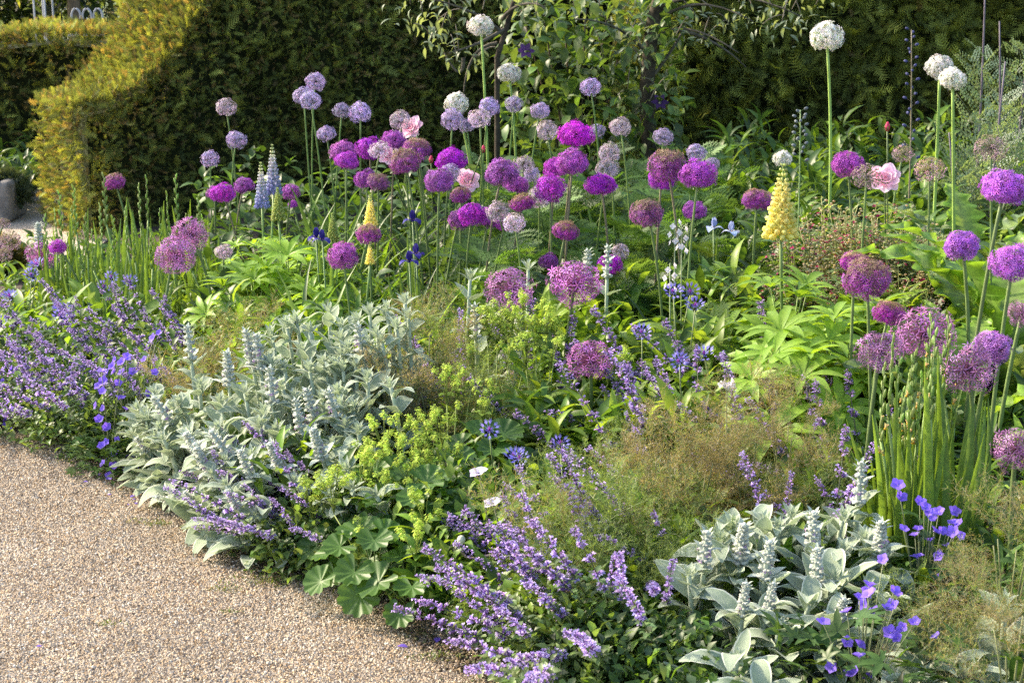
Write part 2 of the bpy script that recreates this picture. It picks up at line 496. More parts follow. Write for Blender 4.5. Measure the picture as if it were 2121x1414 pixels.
# ------------------------------------------------------------------ things beyond the hedges and at the far left
def leafy_tree(name, label, loc, trunk_h, crown_c, crown_r, n, lt, size, cols, holes=0.25):
    t = thing(name, label, 'tree', loc)
    mb = MB()
    pts = bez((0, 0, -.05), (.05, 0, trunk_h * .5), (0, 0, trunk_h), 6)
    Vt, Ft = tube(pts, np.linspace(.09, .04, 6), 7); mb.add(Vt, Ft, (.13, .10, .075))
    for k in range(9):
        a = k * 2.4
        e = np.array(crown_c) + np.array(crown_r) * np.array([math.cos(a) * .7, math.sin(a) * .7, U(-.4, .8)])
        Vt, Ft = tube(bez(pts[-2], (pts[-1] + e) / 2 + np.array([0, 0, .2]), e, 5), np.linspace(.03, .006, 5), 5); mb.add(Vt, Ft, (.13, .10, .075))
    part('trunk', mb.mesh('trunk', M_BARK), t)
    mc = MB()
    nc = 90
    cen = nrm(rng.standard_normal((nc, 3))) * (U(.25, 1, nc) ** .5)[:, None] * np.array(crown_r) + np.array(crown_c)
    K = n
    P = cen[rng.integers(nc, size=K)] + rng.standard_normal((K, 3)) * np.array(crown_r) * .13
    d = azel(U(0, 6.28, K), U(-1.1, .5, K))
    cc = np.asarray(cols)[rng.integers(len(cols), size=K)] * (1 + .2 * rng.standard_normal((K, 1)))
    mc.inst(lt, frames(d, roll=U(-.8, .8, K)), P, size * U(.7, 1.3, K), np.clip(cc, .005, 1))
    part('crown', mc.mesh('crown', M_LEAF), t, kind='stuff')
    return t

SMALL = leaf_t(L=1, W=.42, n=3, fold=.2, bend=.7)
leafy_tree('garden_tree', 'yellow-green weeping tree behind the low yew hedge', (xat(190, 15), 15.2, 0), 1.5, (.0, 0, 1.55), (.75, .5, .55), 2600, SMALL, .10,
           [(.22, .27, .04), (.16, .21, .04), (.27, .28, .06)])
leafy_tree('garden_tree', 'dark green bushy tree behind the stone bench hedge', (xat(5, 16), 16.5, 0), 1.2, (0, 0, 1.1), (1.2, .7, .95), 4500, SMALL, .12,
           [(.02, .04, .012), (.035, .06, .016), (.05, .07, .02)])
leafy_tree('garden_tree', 'grey-green airy tree with white blossom behind the low hedge', (xat(140, 18), 18.3, 0), 1.3, (.1, 0, 1.1), (1.3, .6, 1.0), 4200, SMALL, .12,
           [(.07, .09, .045), (.10, .12, .07), (.05, .07, .03), (.6, .6, .58)])
leafy_tree('garden_tree', 'mid green tree seen past the yew buttress', (xat(330, 19), 19.5, 0), 1.5, (0, 0, 1.3), (1.6, .7, 1.2), 4200, SMALL, .13,
           [(.06, .09, .03), (.09, .12, .03), (.12, .15, .05)])

# white garden arch: four slim posts rising behind the low hedge
t = thing('garden_arch', 'pale painted garden arch with four slim posts behind the low hedge', 'arch', (at(84, 20, 13.6).x, 13.6, 0))
for k, dx in enumerate((-.055, -.012, .03, .065)):
    Vt, Ft = tube([(dx, .1 * (k % 2), 0), (dx + .006, .1 * (k % 2), .8), (dx - .004, .1 * (k % 2), 1.9)], .007, 8)
    part('post', MB().add(Vt, Ft, (.34, .35, .37)).mesh('post', M_METAL), t)
a = np.linspace(0, np.pi, 13)
Vt, Ft = tube(np.stack([np.cos(a) * .06 + .005, a * 0 + .05, 1.9 + .2 * np.sin(a)], 1), .012, 6)
part('hoop', MB().add(Vt, Ft, (.34, .35, .37)).mesh('hoop', M_METAL), t)
t = thing('garden_chair', 'pale wirework garden chair back above the low yew hedge', 'chair', (at(180, 30, 13.4).x, 13.4, 0))
mb = MB()
for k in range(3):
    a = np.linspace(-.3, np.pi + .3, 12)
    Vt, Ft = tube(np.stack([np.cos(a) * .035 + (k - 1) * .085, a * 0, .94 + .06 * np.sin(a)], 1), .009, 6); mb.add(Vt, Ft, (.28, .30, .33))
Vt, Ft = tube([(-.14, 0, .80), (0, 0, .80), (.14, 0, .80)], .01, 6); mb.add(Vt, Ft, (.28, .30, .33))
for k in (-1, 0, 1):
    Vt, Ft = tube([(k * .085, 0, .80), (k * .085, 0, .93)], .008, 6); mb.add(Vt, Ft, (.28, .30, .33))
part('backrest', mb.mesh('chair_back', M_METAL), t)
mb = MB(); Vt, Ft = tube([(-.17, -.2, .45), (.17, -.2, .45)], .17, 4); 
mb.add([(-.18, -.38, .44), (.18, -.38, .44), (.18, 0, .44), (-.18, 0, .44), (-.18, -.38, .46), (.18, -.38, .46), (.18, 0, .46), (-.18, 0, .46)],
       [(0, 1, 2), (0, 2, 3), (4, 5, 6), (4, 6, 7), (0, 1, 5), (0, 5, 4), (1, 2, 6), (1, 6, 5), (2, 3, 7), (2, 7, 6), (3, 0, 4), (3, 4, 7)], (.28, .30, .33))
part('seat', mb.mesh('chair_seat', M_METAL), t)
for sx in (-1, 1):
    for yy, top in ((-.36, .44), (0, .80)):
        Vt, Ft = tube([(sx * .15, yy, 0), (sx * .15, yy, top * .6), (sx * .15, yy, top)], .011, 6)
        part('leg', MB().add(Vt, Ft, (.28, .30, .33)).mesh('chair_leg', M_METAL), t)

# stone bench end
def rbox(mb, x0, x1, y0, y1, z0, z1, b, col, rnd_top=False):
    """box with bevelled edges (chamfer b)"""
    import bmesh
    bm = bmesh.new(); bmesh.ops.create_cube(bm, size=1)
    for v in bm.verts: v.co = ((x0 + x1) / 2 + v.co.x * (x1 - x0), (y0 + y1) / 2 + v.co.y * (y1 - y0), (z0 + z1) / 2 + v.co.z * (z1 - z0))
    ed = bm.edges[:]
    bmesh.ops.bevel(bm, geom=ed, offset=b, segments=3, affect='EDGES', profile=.5)
    bmesh.ops.triangulate(bm, faces=bm.faces)
    bm.verts.index_update()
    mb.add([v.co[:] for v in bm.verts], [[v.index for v in f.verts] for f in bm.faces], col); bm.free()
BD = 9.6
xr = at(34, 450, BD).x; zt = at(20, 372, BD).z
t = thing('stone_bench', 'weathered grey stone bench with a panelled end beside the yew buttress', 'bench', (xr - .35, BD, 0))
mb = MB(); rbox(mb, .265, .35, -.10, .25, 0, zt, .03, (.20, .19, .18)); part('arm', mb.mesh('bench_arm', M_STONE), t)
mb = MB(); rbox(mb, -1.35, -1.265, -.10, .25, 0, zt, .03, (.20, .19, .18)); part('arm', mb.mesh('bench_arm', M_STONE), t)
mb = MB(); rbox(mb, -1.262, .262, .14, .22, 0.05, zt - .015, .02, (.17, .165, .16)); part('backrest', mb.mesh('bench_back', M_STONE), t)
mb = MB(); rbox(mb, -1.262, .262, .115, .139, zt - .13, zt - .02, .008, (.19, .185, .18)); part('rail', mb.mesh('bench_rail', M_STONE), t)
mb = MB(); rbox(mb, -1.262, .262, -.12, .138, .20, .27, .015, (.19, .185, .18)); part('seat', mb.mesh('bench_seat', M_STONE), t)

def clipped_shrub(label, name, px, D, rx, rz, n, size, pal, m):
    t = thing(name, label, 'shrub', (xat(px, D), D, 0))
    b = blob_t(14, 9, (.012, .018, .006)); mb = MB()
    mb.add(b[0] * np.array([rx * .85, rx * .85, rz * .5]) + np.array([0, 0, rz * .5]), b[1], b[2]); part('core', mb.mesh('shrub_core', M_CORE), t)
    d = nrm(rng.standard_normal((n, 3))); d[:, 2] = np.abs(d[:, 2]) * 1.0 - .25; d = nrm(d)
    P = d * np.array([rx, rx, rz * .55]) + np.array([0, 0, rz * .48])
    mf = MB(); yew_mass(mf, P, d, size, pal, [1 / len(pal)] * len(pal)); part('foliage', mf.mesh('shrub_foliage', m), t, kind='stuff')
clipped_shrub('small clipped golden box shrub at the end of the bed by the path', 'box_shrub', 8, 7.75, .15, .24, 1500, .035, [(.05, .06, .012), (.11, .10, .02), (.15, .12, .025)], M_YEW)
clipped_shrub('soft grey-green mound beside the stone bench', 'lavender_shrub', 52, 9.7, .11, .26, 900, .05, [(.06, .09, .05), (.09, .12, .07)], M_YEW)

# ------------------------------------------------------------------ alliums
def star_t(W=.30, up=.35, curl=-.25, core=None, corec=(.2, .3, .08), npet=6):
    """a starry floret facing +Y, unit petal length"""
    mb = MB()
    for k in range(npet):
        a = 2 * math.pi * k / npet
        d, sd = np.array([math.cos(a), 0, math.sin(a)]), np.array([-math.sin(a), 0, math.cos(a)])
        y = np.array([0, 1.0, 0])
        V = [(0, 0, 0), d * .5 + sd * W * .5 + y * up * .6, d * .5 - sd * W * .5 + y * up * .6, d * 1.0 + y * (up + curl)]
        mb.add(V, [(0, 1, 2), (1, 3, 2)], [(.75,) * 3, (1,) * 3, (1,) * 3, (1.12,) * 3])
    if core:
        b = blob_t(5, 3); mb.add(b[0] * core + np.array([0, core * .6, 0]), b[1], corec)
    return mb.tmpl()

def fib(n):
    i = np.arange(n) + .5
    ph = np.arccos(1 - 2 * i / n); th = np.pi * (1 + 5 ** .5) * i
    return np.stack([np.cos(th) * np.sin(ph), np.sin(th) * np.sin(ph), np.cos(ph)], 1)

def allium_head(kind, seed):
    g = np.random.default_rng(seed)
    spec = {  # florets, petal size, petal width, colour, pedicel colour, core size
        'M': (290, .20, .24, (.40, .045, .52), (.22, .06, .20), .17),
        'V': (360, .20, .23, (.44, .14, .64), (.26, .10, .26), .15),
        'L': (170, .21, .27, (.46, .38, .74), (.14, .16, .10), .24),
        'F': (160, .20, .27, (.64, .53, .76), (.16, .18, .09), .26),
        'C': (340, .18, .25, (.36, .05, .42), (.24, .08, .18), .22),
        'W': (400, .16, .36, (.88, .95, .82), (.35, .50, .14), .13),
        'S': (112, .23, .19, (.46, .17, .52), (.26, .10, .20), .18),
        'P': (90, .20, .22, (.55, .32, .50), (.24, .26, .12), .32)}[kind]
    n, ps, pw, col, pcol, core = spec
    d = fib(n); d = nrm(d + .05 * g.standard_normal((n, 3)))
    d = d[d[:, 2] > -.90]; n = len(d)
    r = g.uniform(.76, .97, n)
    if kind in 'SP': r = g.uniform(.78, .97, n)
    if kind == 'W': r = g.uniform(.82, .97, n)
    flat = np.array([1, 1, .93 if kind in 'SPLFW' else .90])
    lob = 1 + .07 * np.sin(3 * d[:, 0] * 2 + seed) + .06 * np.sin(5 * d[:, 1] + 2 * d[:, 2] + seed * 1.7)
    P = d * (r * lob)[:, None] * flat
    P[:, 2] = np.maximum(P[:, 2], P[:, 2] * (.75 if seed % 2 and kind in 'MCV' else 1))
    cols = np.tile(np.array(col), (n, 1)) * (1 + .32 * g.standard_normal((n, 1))) * (1 + .08 * g.standard_normal((n, 3)))
    if kind == 'C':
        k = np.clip((d[:, 2] - .15 + .25 * g.standard_normal(n)) * 1.6, 0, 1)[:, None]
        cols = cols * (1 - k) + k * np.array((.30, .22, .12)) * (1 + .2 * g.standard_normal((n, 1)))
    if kind == 'F':
        k = np.clip((d[:, 2] - .1 + .45 * g.standard_normal(n)) * .7, 0, .6)[:, None]
        cols = cols * (1 - k) + k * np.array((.42, .37, .28))
    if kind == 'P':
        k = np.clip((d[:, 2] + .5 * g.standard_normal(n)) * .9, 0, .8)[:, None]
        cols = cols * (1 - k) + k * np.array((.36, .32, .14))
    mb = MB()
    Rm = frames(nrm(d + .22 * g.standard_normal((n, 3))), up=np.tile(nrm(g.standard_normal(3)), (n, 1)), roll=g.uniform(0, 6.3, n))
    sc = ps * g.uniform(.8, 1.15, n)
    cc = {'M': (.25, .06, .2), 'V': (.3, .1, .3), 'L': (.25, .3, .16), 'F': (.28, .30, .13), 'C': (.3, .24, .12), 'W': (.35, .5, .15), 'S': (.35, .2, .24), 'P': (.30, .34, .10)}[kind]
    T = star_t(pw, .45 if kind in 'MCV' else .3, -.15)
    mb.inst(T, Rm, P, sc, np.clip(cols, .01, 1))
    b = blob_t(4, 2)
    mb.inst(b, Rm, P + d * sc[:, None] * .12, sc * core, np.tile(np.array(cc), (n, 1)) * g.uniform(.7, 1.2, (n, 1)))
    # stamens
    tri = (np.array([(-.02, 0, 0), (.02, 0, 0), (0, 1, 0)], float), np.array([(0, 1, 2)]), np.ones((3, 3)))
    ns = n * 2
    ii = g.integers(n, size=ns)
    mb.inst(tri, frames(nrm(d[ii] + .55 * g.standard_normal((ns, 3)))), P[ii], sc[ii] * g.uniform(.7, 1.05, ns), np.clip(cols[ii] * 1.15, 0, 1))
    # pedicels
    w_ = .012 if kind in 'SP' else .008
    q = (np.array([(-w_, 0, 0), (w_, 0, 0), (w_, 1, 0), (-w_, 1, 0), (0, 0, -w_), (0, 0, w_), (0, 1, w_), (0, 1, -w_)], float), np.array([(0, 1, 2), (0, 2, 3), (4, 5, 6), (4, 6, 7)]), np.ones((8, 3)))
    L = np.linalg.norm(P, axis=1)
    mb.inst(q, frames(P), np.zeros((n, 3)) , np.stack([np.ones(n), L, np.ones(n)], 1), np.tile(np.array(pcol), (n, 1)) * g.uniform(.7, 1.2, (n, 1)))
    b = blob_t(8, 5, pcol); mb.add(b[0] * .07, b[1], b[2])
    return mb.mesh('allium_head', M_GLOBE)
HEADS = {k: [allium_head(k, 50 + i * 7 + ord(k)) for i in range(5)] for k in 'MVLFCWSP'}

LOOK = {'M': ('magenta-purple', 'dense'), 'V': ('bright violet-purple', 'dense'), 'L': ('pale lilac', 'airy'), 'F': ('fading lilac-grey', 'half-seeded'),
        'C': ('brown-capped purple', 'fading'), 'W': ('white', 'dense'), 'S': ('large starry pink-purple', 'open'), 'P': ('pale pink and green', 'seeding')}
WHERE = {'far': 'beyond the yew buttress', 'butt': 'before the yew buttress', 'back': 'in the back row before the hedge', 'mid': 'in the middle crowd by the pink roses',
         'low': 'low among the crowded allium stems', 'right': 'near the tall yellow lupin', 'redge': 'by the big toothed leaves', 'front': 'above the bronze fennel and catmint', 'left': 'behind the catmint by the gladiolus'}
DREAL = {'M': .100, 'V': .12, 'L': .083, 'F': .086, 'C': .105, 'W': .11, 'S': .15, 'P': .105}
AL = [  # px, py, diameter px, kind, place, depth or None
 (8, 342, 25, 'L', 'far', 10.2), (52, 358, 37, 'F', 'far', 10.1), (67, 330, 18, 'L', 'far', 10.35),
 (468, 223, 45, 'F', 'butt', 7.5), (489, 290, 42, 'L', 'butt', 7.4), (435, 329, 38, 'L', 'butt', 7.8), (238, 378, 44, 'C', 'butt', 7.5), (462, 402, 50, 'M', 'butt', 7.0),
 (505, 386, 44, 'M', 'butt', 7.2), (445, 400, 34, 'M', 'butt', 7.4), (603, 398, 38, 'M', 'butt', 7.2), (607, 424, 22, 'M', 'butt', 7.3),
 (653, 170, 42, 'L', 'back', 7.5), (629, 199, 44, 'L', 'back', 7.3), (643, 208, 46, 'L', 'back', 7.1), (676, 277, 40, 'L', 'back', 7.2), (708, 229, 37, 'L', 'back', 7.5), (747, 233, 47, 'L', 'back', 7.0),
 (829, 250, 45, 'F', 'back', 6.9), (937, 248, 49, 'L', 'back', 6.8), (946, 214, 51, 'W', 'back', 7.2), (994, 246, 50, 'F', 'back', 6.6), (1013, 222, 42, 'L', 'back', 7.1), (966, 260, 36, 'L', 'back', 7.2),
 (996, 55, 51, 'W', 'back', 7.5), (1054, 152, 47, 'W', 'back', 7.7), (1065, 216, 39, 'L', 'back', 7.4), (1119, 230, 41, 'L', 'back', 7.2), (1223, 181, 43, 'L', 'back', 7.3), (1133, 271, 47, 'F', 'back', 6.7),
 (1237, 272, 32, 'L', 'back', 7.6), (1285, 263, 48, 'F', 'back', 6.6), (1374, 284, 41, 'L', 'back', 7.0), (1443, 316, 42, 'L', 'back', 6.9), (1475, 341, 32, 'L', 'back', 7.2), (852, 275, 32, 'F', 'back', 7.6),
 (711, 316, 54, 'M', 'mid', 6.7), (718, 335, 50, 'M', 'mid', 6.5), (765, 310, 56, 'M', 'mid', 6.8), (787, 311, 45, 'F', 'mid', 6.5), (816, 292, 50, 'M', 'mid', 6.7), (866, 308, 58, 'C', 'mid', 6.4), (840, 337, 68, 'C', 'mid', 6.2),
 (758, 372, 46, 'M', 'mid', 6.6), (783, 377, 46, 'C', 'mid', 6.4), (1192, 281, 71, 'M', 'mid', 6.2), (934, 334, 62, 'M', 'mid', 6.7), (933, 357, 41, 'L', 'mid', 6.5), (910, 377, 63, 'M', 'mid', 6.0), (955, 406, 45, 'C', 'mid', 6.2),
 (1040, 361, 76, 'M', 'mid', 6.0), (1070, 384, 52, 'M', 'mid', 6.2), (1085, 341, 47, 'F', 'mid', 6.4), (1101, 362, 38, 'L', 'mid', 6.6), (1186, 339, 66, 'M', 'mid', 5.9), (1150, 348, 50, 'M', 'mid', 6.2), (1140, 391, 66, 'M', 'mid', 5.95),
 (1245, 385, 65, 'M', 'mid', 5.9), (1263, 318, 47, 'F', 'mid', 6.4), (1258, 350, 47, 'F', 'mid', 6.2), (1118, 408, 50, 'F', 'mid', 6.3),
 (978, 445, 54, 'M', 'low', 5.9), (950, 456, 46, 'M', 'low', 6.1), (1032, 440, 54, 'F', 'low', 5.85), (1014, 450, 50, 'M', 'low', 6.1), (1082, 422, 50, 'C', 'low', 6.05), (1066, 462, 50, 'F', 'low', 5.7), (1046, 464, 42, 'M', 'low', 5.9), (1172, 480, 54, 'C', 'low', 5.8),
 (1137, 543, 42, 'M', 'low', 5.8), (1262, 550, 54, 'M', 'low', 5.7), (1285, 521, 38, 'F', 'low', 5.9), (762, 485, 49, 'C', 'low', 6.0), (710, 530, 65, 'M', 'low', 5.6), (465, 522, 38, 'F', 'low', 6.6),
 (1382, 345, 79, 'C', 'right', 5.7), (1370, 372, 58, 'M', 'right', 5.9), (1447, 364, 77, 'M', 'right', 5.6), (1341, 442, 68, 'C', 'right', 5.5), (1438, 438, 49, 'M', 'right', 6.0), (1568, 416, 66, 'C', 'right', 5.7),
 (1621, 329, 39, 'W', 'right', 7.2), (1712, 76, 65, 'W', 'right', 6.6), (1756, 341, 66, 'M', 'right', 5.8), (1795, 366, 64, 'P', 'right', 5.5),
 (1947, 140, 56, 'W', 'redge', 6.4), (1973, 164, 55, 'W', 'redge', 6.1), (2052, 307, 74, 'P', 'redge', 5.4), (1925, 351, 64, 'P', 'redge', 5.6), (1870, 318, 44, 'P', 'redge', 6.6), (2080, 392, 100, 'V', 'redge', 4.7),
 (1993, 509, 72, 'V', 'redge', 4.9), (2098, 545, 88, 'V', 'redge', 4.5), (2117, 650, 60, 'S', 'redge', 4.6),
 (1770, 545, 62, 'C', 'front', 4.7), (1796, 578, 95, 'C', 'front', 4.5), (1842, 648, 64, 'C', 'front', 4.55), (1822, 728, 100, 'S', 'front', 4.2), (1912, 690, 130, 'S', 'front', 4.3), (2005, 765, 122, 'S', 'front', 4.05),
 (2056, 720, 78, 'V', 'front', 4.2), (2105, 930, 100, 'S', 'front', 3.75), (1055, 600, 102, 'S', 'front', 5.2), (1190, 586, 116, 'S', 'front', 5.15), (1222, 746, 98, 'S', 'front', 4.75),
 (393, 485, 78, 'S', 'left', 6.3), (362, 530, 86, 'S', 'left', 6.1), (88, 530, 66, 'S', 'left', 6.9), (120, 513, 37, 'M', 'left', 6.7), (20, 498, 50, 'P', 'left', 7.3), (8, 462, 26, 'P', 'left', 7.4), (10, 527, 34, 'P', 'left', 7.2)]
def allium(px, py, dia, kind, place, D):
    c = at(px, py, D); rad = dia / 2 * math.hypot(D, c.z - CAM_H) / FPX * 1.04
    lean = U(-.09, .09) if kind != 'W' else U(.02, .10)
    lean_y = U(-.03, .05)
    base = np.array([c.x + lean, D + lean_y, 0.0])
    look, state = LOOK[kind]
    t = thing('allium', f'{look} allium {WHERE[place]}, {{ord}} from the bench', 'allium', base, 0, 'allium globes in the bed')
    hz = c.z - rad * .0
    top = np.array([c.x - base[0], -lean_y, hz])
    pts = bez((0, 0, 0.0), (U(-.1, .5) * top[0] + U(-.03, .03), .2 * top[1] + U(-.02, .02), hz * .6), top, 9)
    r0 = {'W': .0062, 'V': .006, 'S': .0062, 'M': .0045, 'C': .0048}.get(kind, .0042)
    Vt, Ft = tube(pts, np.linspace(r0 * 1.1, r0 * .85, 9), 6)
    g = {'W': (.24, .36, .08), 'L': (.12, .20, .05), 'F': (.13, .20, .05)}.get(kind, (.13, .19, .06))
    if kind in 'MC' and U(0, 1) < .3: g = (.17, .15, .09)
    part('stem', MB().add(Vt, Ft, g).mesh('allium_stem', M_STEM), t)
    tilt = frames(np.array([[U(-.2, .2), U(-.2, .2), 1.0]]), up=(U(-1, 1), U(-1, 1), .1))[0]
    Rm = np.stack([tilt[:, 0], -tilt[:, 2], tilt[:, 1]], -1)
    part('flower_head', pick(HEADS[kind]), t, Rm, top, rad * np.array([U(.93, 1.05), U(.93, 1.05), U(.84, 1.02)]))
for a in AL: allium(*a)

# ------------------------------------------------------------------ leafy mass between the named plants
LANCE = leaf_t(L=1, W=.24, n=4, fold=.35, a0=.35, bend=1.1, mid=(1.15, 1.15, 1.1))
BROAD = leaf_t(L=1, W=.55, n=4, fold=.25, a0=.2, bend=.9, p=.7, mid=(1.15, 1.15, 1.1))
SBROAD = leaf_t(L=1, W=.55, n=2, fold=.25, a0=.2, bend=.9, p=.9, mid=(1.15, 1.15, 1.1))
BLADE = leaf_t(L=1, W=.05, n=5, fold=.4, a0=.2, bend=.9, p=.6)
def fern_t():
    mb = MB()
    for k in range(9):
        y = .12 + .1 * k
        for s in (-1, 1):
            L = .36 * math.sin(math.pi * (.18 + .8 * k / 9)) + .05
            a = s * 1.0
            for q in (0.35, .7, 1.0):
                d = np.array([[math.sin(a), math.cos(a), .1]])
                o_ = d[0] * L * (q - .35)
                for s2 in (-1, 0, 1):
                    d2 = np.array([[math.sin(a + s2 * .6), math.cos(a + s2 * .6), .05]])
                    l2 = L * .42
                    mb.inst((np.array([(-.1 * l2, 0, 0), (0, -.0, 0), (.1 * l2, l2 * .5, 0.0), (0, l2, 0), (-.12 * l2, l2 * .5, 0)]), np.array([(0, 2, 4), (2, 3, 4)]), np.ones((5, 3))),
                            frames(d2), np.array([[o_[0], y + o_[1], .05 * L - .25 * y * y + o_[2]]]))
    return mb.tmpl()
FERN = fern_t()

def undergrowth(label, n, px, Dr, h0, h1, lt, size, cols, el=(-.1, 1.1), zmin=.25, mat_=None, name='undergrowth', edge=False):
    """leaves over a patch: px range, depth range, canopy height at the near and far side"""
    D = U(Dr[0], Dr[1], n); p = U(px[0], px[1], n)
    if edge:
        ed = np.array([edgeD(q) for q in p]); D = ed + .03 + (Dr[1]) * U(0, 1, n)
        h = h0 + (h1 - h0) * (D - ed) / Dr[1]
    else:
        h = h0 + (h1 - h0) * (D - Dr[0]) / (Dr[1] - Dr[0])
        ed = np.array([edgeD(q) for q in np.clip(p, EX[0], EX[-1])])
        ok = D > ed + .08
        D, p, h = D[ok], p[ok], h[ok]; n = len(D)
    x = (p - 1060.5) / FPX * D / math.cos(PITCH)
    h = h * (1 + .22 * np.sin(9 * x + 3 * D) * np.sin(7 * D - 4 * x))
    z = h * (zmin + (1 - zmin) * U(0, 1, n) ** .6)
    d = azel(U(0, 6.283, n), U(el[0], el[1], n))
    cc = np.asarray(cols)[rng.integers(len(cols), size=n)] * (1 + .22 * rng.standard_normal((n, 1)))
    mb = MB(); mb.inst(lt, frames(d, roll=U(-.5, .5, n)), np.stack([x, D, z], 1), size * U(.6, 1.3, n), np.clip(cc, .004, 1))
    o = part(name, mb.mesh(name, mat_ or M_LEAF), None)
    return tag(o, label, 'foliage', kind='stuff')
G1, G2, G3, G4 = (.13, .24, .03), (.08, .16, .03), (.05, .105, .025), (.19, .29, .04)
GG = (.10, .16, .08)
undergrowth('small grey-green leaves along the gravel edge of the bed', 9000, (-150, 1500), (0, .45), .06, .2, SBROAD, .032, [GG, G2, (.08, .14, .05), G3], edge=True)
undergrowth('mixed green lance leaves filling the middle of the bed', 5500, (480, 2250), (3.62, 6.0), .16, .34, LANCE, .10, [G1, G2, G4, G3])
undergrowth('mixed rounded leaves under the middle of the bed', 10500, (-100, 2600), (3.1, 6.2), .12, .3, SBROAD, .042, [G1, G2, G3, GG])
undergrowth('ferny green foliage below the crowded alliums', 1300, (980, 1500), (5.6, 7.6), .38, .56, FERN, .16, [(.06, .13, .03), (.08, .17, .04), (.10, .18, .05)], el=(0, .9))
undergrowth('dark leafy growth under the back row of alliums', 3500, (420, 1500), (6.3, 8.6), .30, .46, BROAD, .08, [G2, G3, (.05, .10, .03)])
undergrowth('green sword leaves among the allium stems', 1500, (600, 1500), (5.4, 7.2), .12, .30, BLADE, .34, [G2, G1, (.09, .16, .06)], el=(.5, 1.4), zmin=.02)
undergrowth('lush green foliage below the dark hedge by the white alliums', 6000, (1480, 2250), (5.6, 8.8), .40, .62, LANCE, .13, [G2, G3, G1, (.07, .14, .04), (.12, .2, .04)])
undergrowth('fine ferny growth under the red-flowered haze', 700, (1350, 2050), (4.9, 6.4), .3, .50, FERN, .13, [(.10, .18, .04), (.12, .20, .07), (.14, .20, .06)], el=(0, 1.0))
undergrowth('bright leafy growth at the end of the bed by the box shrub', 2600, (-150, 500), (5.7, 7.3), .13, .20, LANCE, .075, [G1, G4, (.12, .2, .06)])
undergrowth('bright fresh leaves between knapweed and lupins', 3600, (1080, 1950), (4.5, 5.7), .27, .44, LANCE, .12, [G1, G4, (.22, .33, .05), G2])
undergrowth('bright small leaves around the near catmint', 3000, (880, 1500), (3.5, 4.3), .16, .26, SBROAD, .04, [G1, G4, (.15, .23, .07)])
undergrowth('low dim foliage at the foot of the far yew hedge', 1300, (-260, 95), (9.75, 10.55), .24, .30, LANCE, .12, [G3, G2, GG])
undergrowth('green leaves at the far corner of the bed out by the fennel', 900, (2130, 2700), (3.2, 5.0), .2, .3, LANCE, .10, [G1, G2, G3])
undergrowth('dark leaf litter and low growth under the gladiolus leaves', 900, (60, 480), (7.2, 8.3), .08, .15, BROAD, .06, [G3, G2])

# ------------------------------------------------------------------ lamb's ear
FELT_I, FELT_R = (.285, .355, .25), (.74, .78, .69)  # rim whitened: dense marginal hairs, plus their backlit glow put into the colour
def felt_leaf(bend, fold, a0=.35):
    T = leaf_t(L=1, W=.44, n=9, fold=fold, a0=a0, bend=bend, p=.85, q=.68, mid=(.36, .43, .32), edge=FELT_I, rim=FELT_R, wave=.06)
    return MB().add(*T).mesh('felt_leaf', M_FELT)
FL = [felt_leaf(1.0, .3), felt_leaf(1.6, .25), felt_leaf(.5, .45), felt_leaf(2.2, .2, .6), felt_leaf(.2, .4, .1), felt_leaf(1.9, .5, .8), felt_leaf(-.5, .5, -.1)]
def wool_spike(n, seed):
    """woolly flower spike, unit height"""
    g = np.random.default_rng(seed); mb = MB(); b = blob_t(6, 4)
    zs = np.concatenate([[0.02], np.cumsum(np.linspace(1.3, .7, n))]); zs = zs / zs[-1]
    lt = leaf_t(L=1, W=.36, n=4, fold=.3, a0=.3, bend=.7, mid=(.40, .46, .38), edge=(.34, .41, .33), rim=(.60, .65, .58))  # spike leaves carry the same hairy, backlit-looking edge in their rim colour
    for k, z in enumerate(zs):
        r = .115 * (1 - .55 * z ** 2)
        m = 9
        a = np.arange(m) / m * 6.283 + k * .35 + .2 * g.standard_normal(m)
        P = np.stack([np.cos(a) * r * .75, np.sin(a) * r * .75, np.full(m, z * .95) + .012 * g.standard_normal(m)], 1)
        d = azel(a, np.full(m, .75))
        mb.inst(b, frames(d), P, np.stack([np.full(m, .042), np.full(m, .075), np.full(m, .042)], 1) * (1 - .35 * z), jit((.46, .49, .41), m, .12, .02))
        if k % 2 == 0 or k > n - 2:
            a = np.array([0, 3.1416]) + k * 1.5708 / 2 + .2 * g.standard_normal(2)
            if k > n - 2: a = np.arange(4) * 1.57
            mb.inst(lt, frames(azel(a, np.full(len(a), .35 + .6 * z))), np.stack([np.cos(a) * .05, np.sin(a) * .05, np.full(len(a), z * .95)], 1), (.40 * (1 - .62 * z)) * g.uniform(.8, 1.1, len(a)))
    Vt, Ft = tube([(0, 0, -.02), (0, 0, .5), (0, 0, .97)], [.05, .05, .03], 6); mb.add(Vt, Ft, (.36, .42, .35))
    mb.inst(b, np.eye(3)[None], np.array([[0, 0, .98]]), np.array([[.04, .04, .05]]), np.array([[.58, .63, .57]]))
    # a few mauve florets peeping out
    m = 10; a = g.uniform(0, 6.283, m); z = g.uniform(.05, .6, m)
    mb.inst(star_t(.7, .3, 0, npet=3), frames(azel(a, np.full(m, .2))), np.stack([np.cos(a) * .12, np.sin(a) * .12, z], 1), .04, jit((.36, .2, .42), m))
    return mb.mesh('wool_spike', M_WOOL)
WS = [wool_spike(6, 3), wool_spike(8, 4), wool_spike(5, 5)]
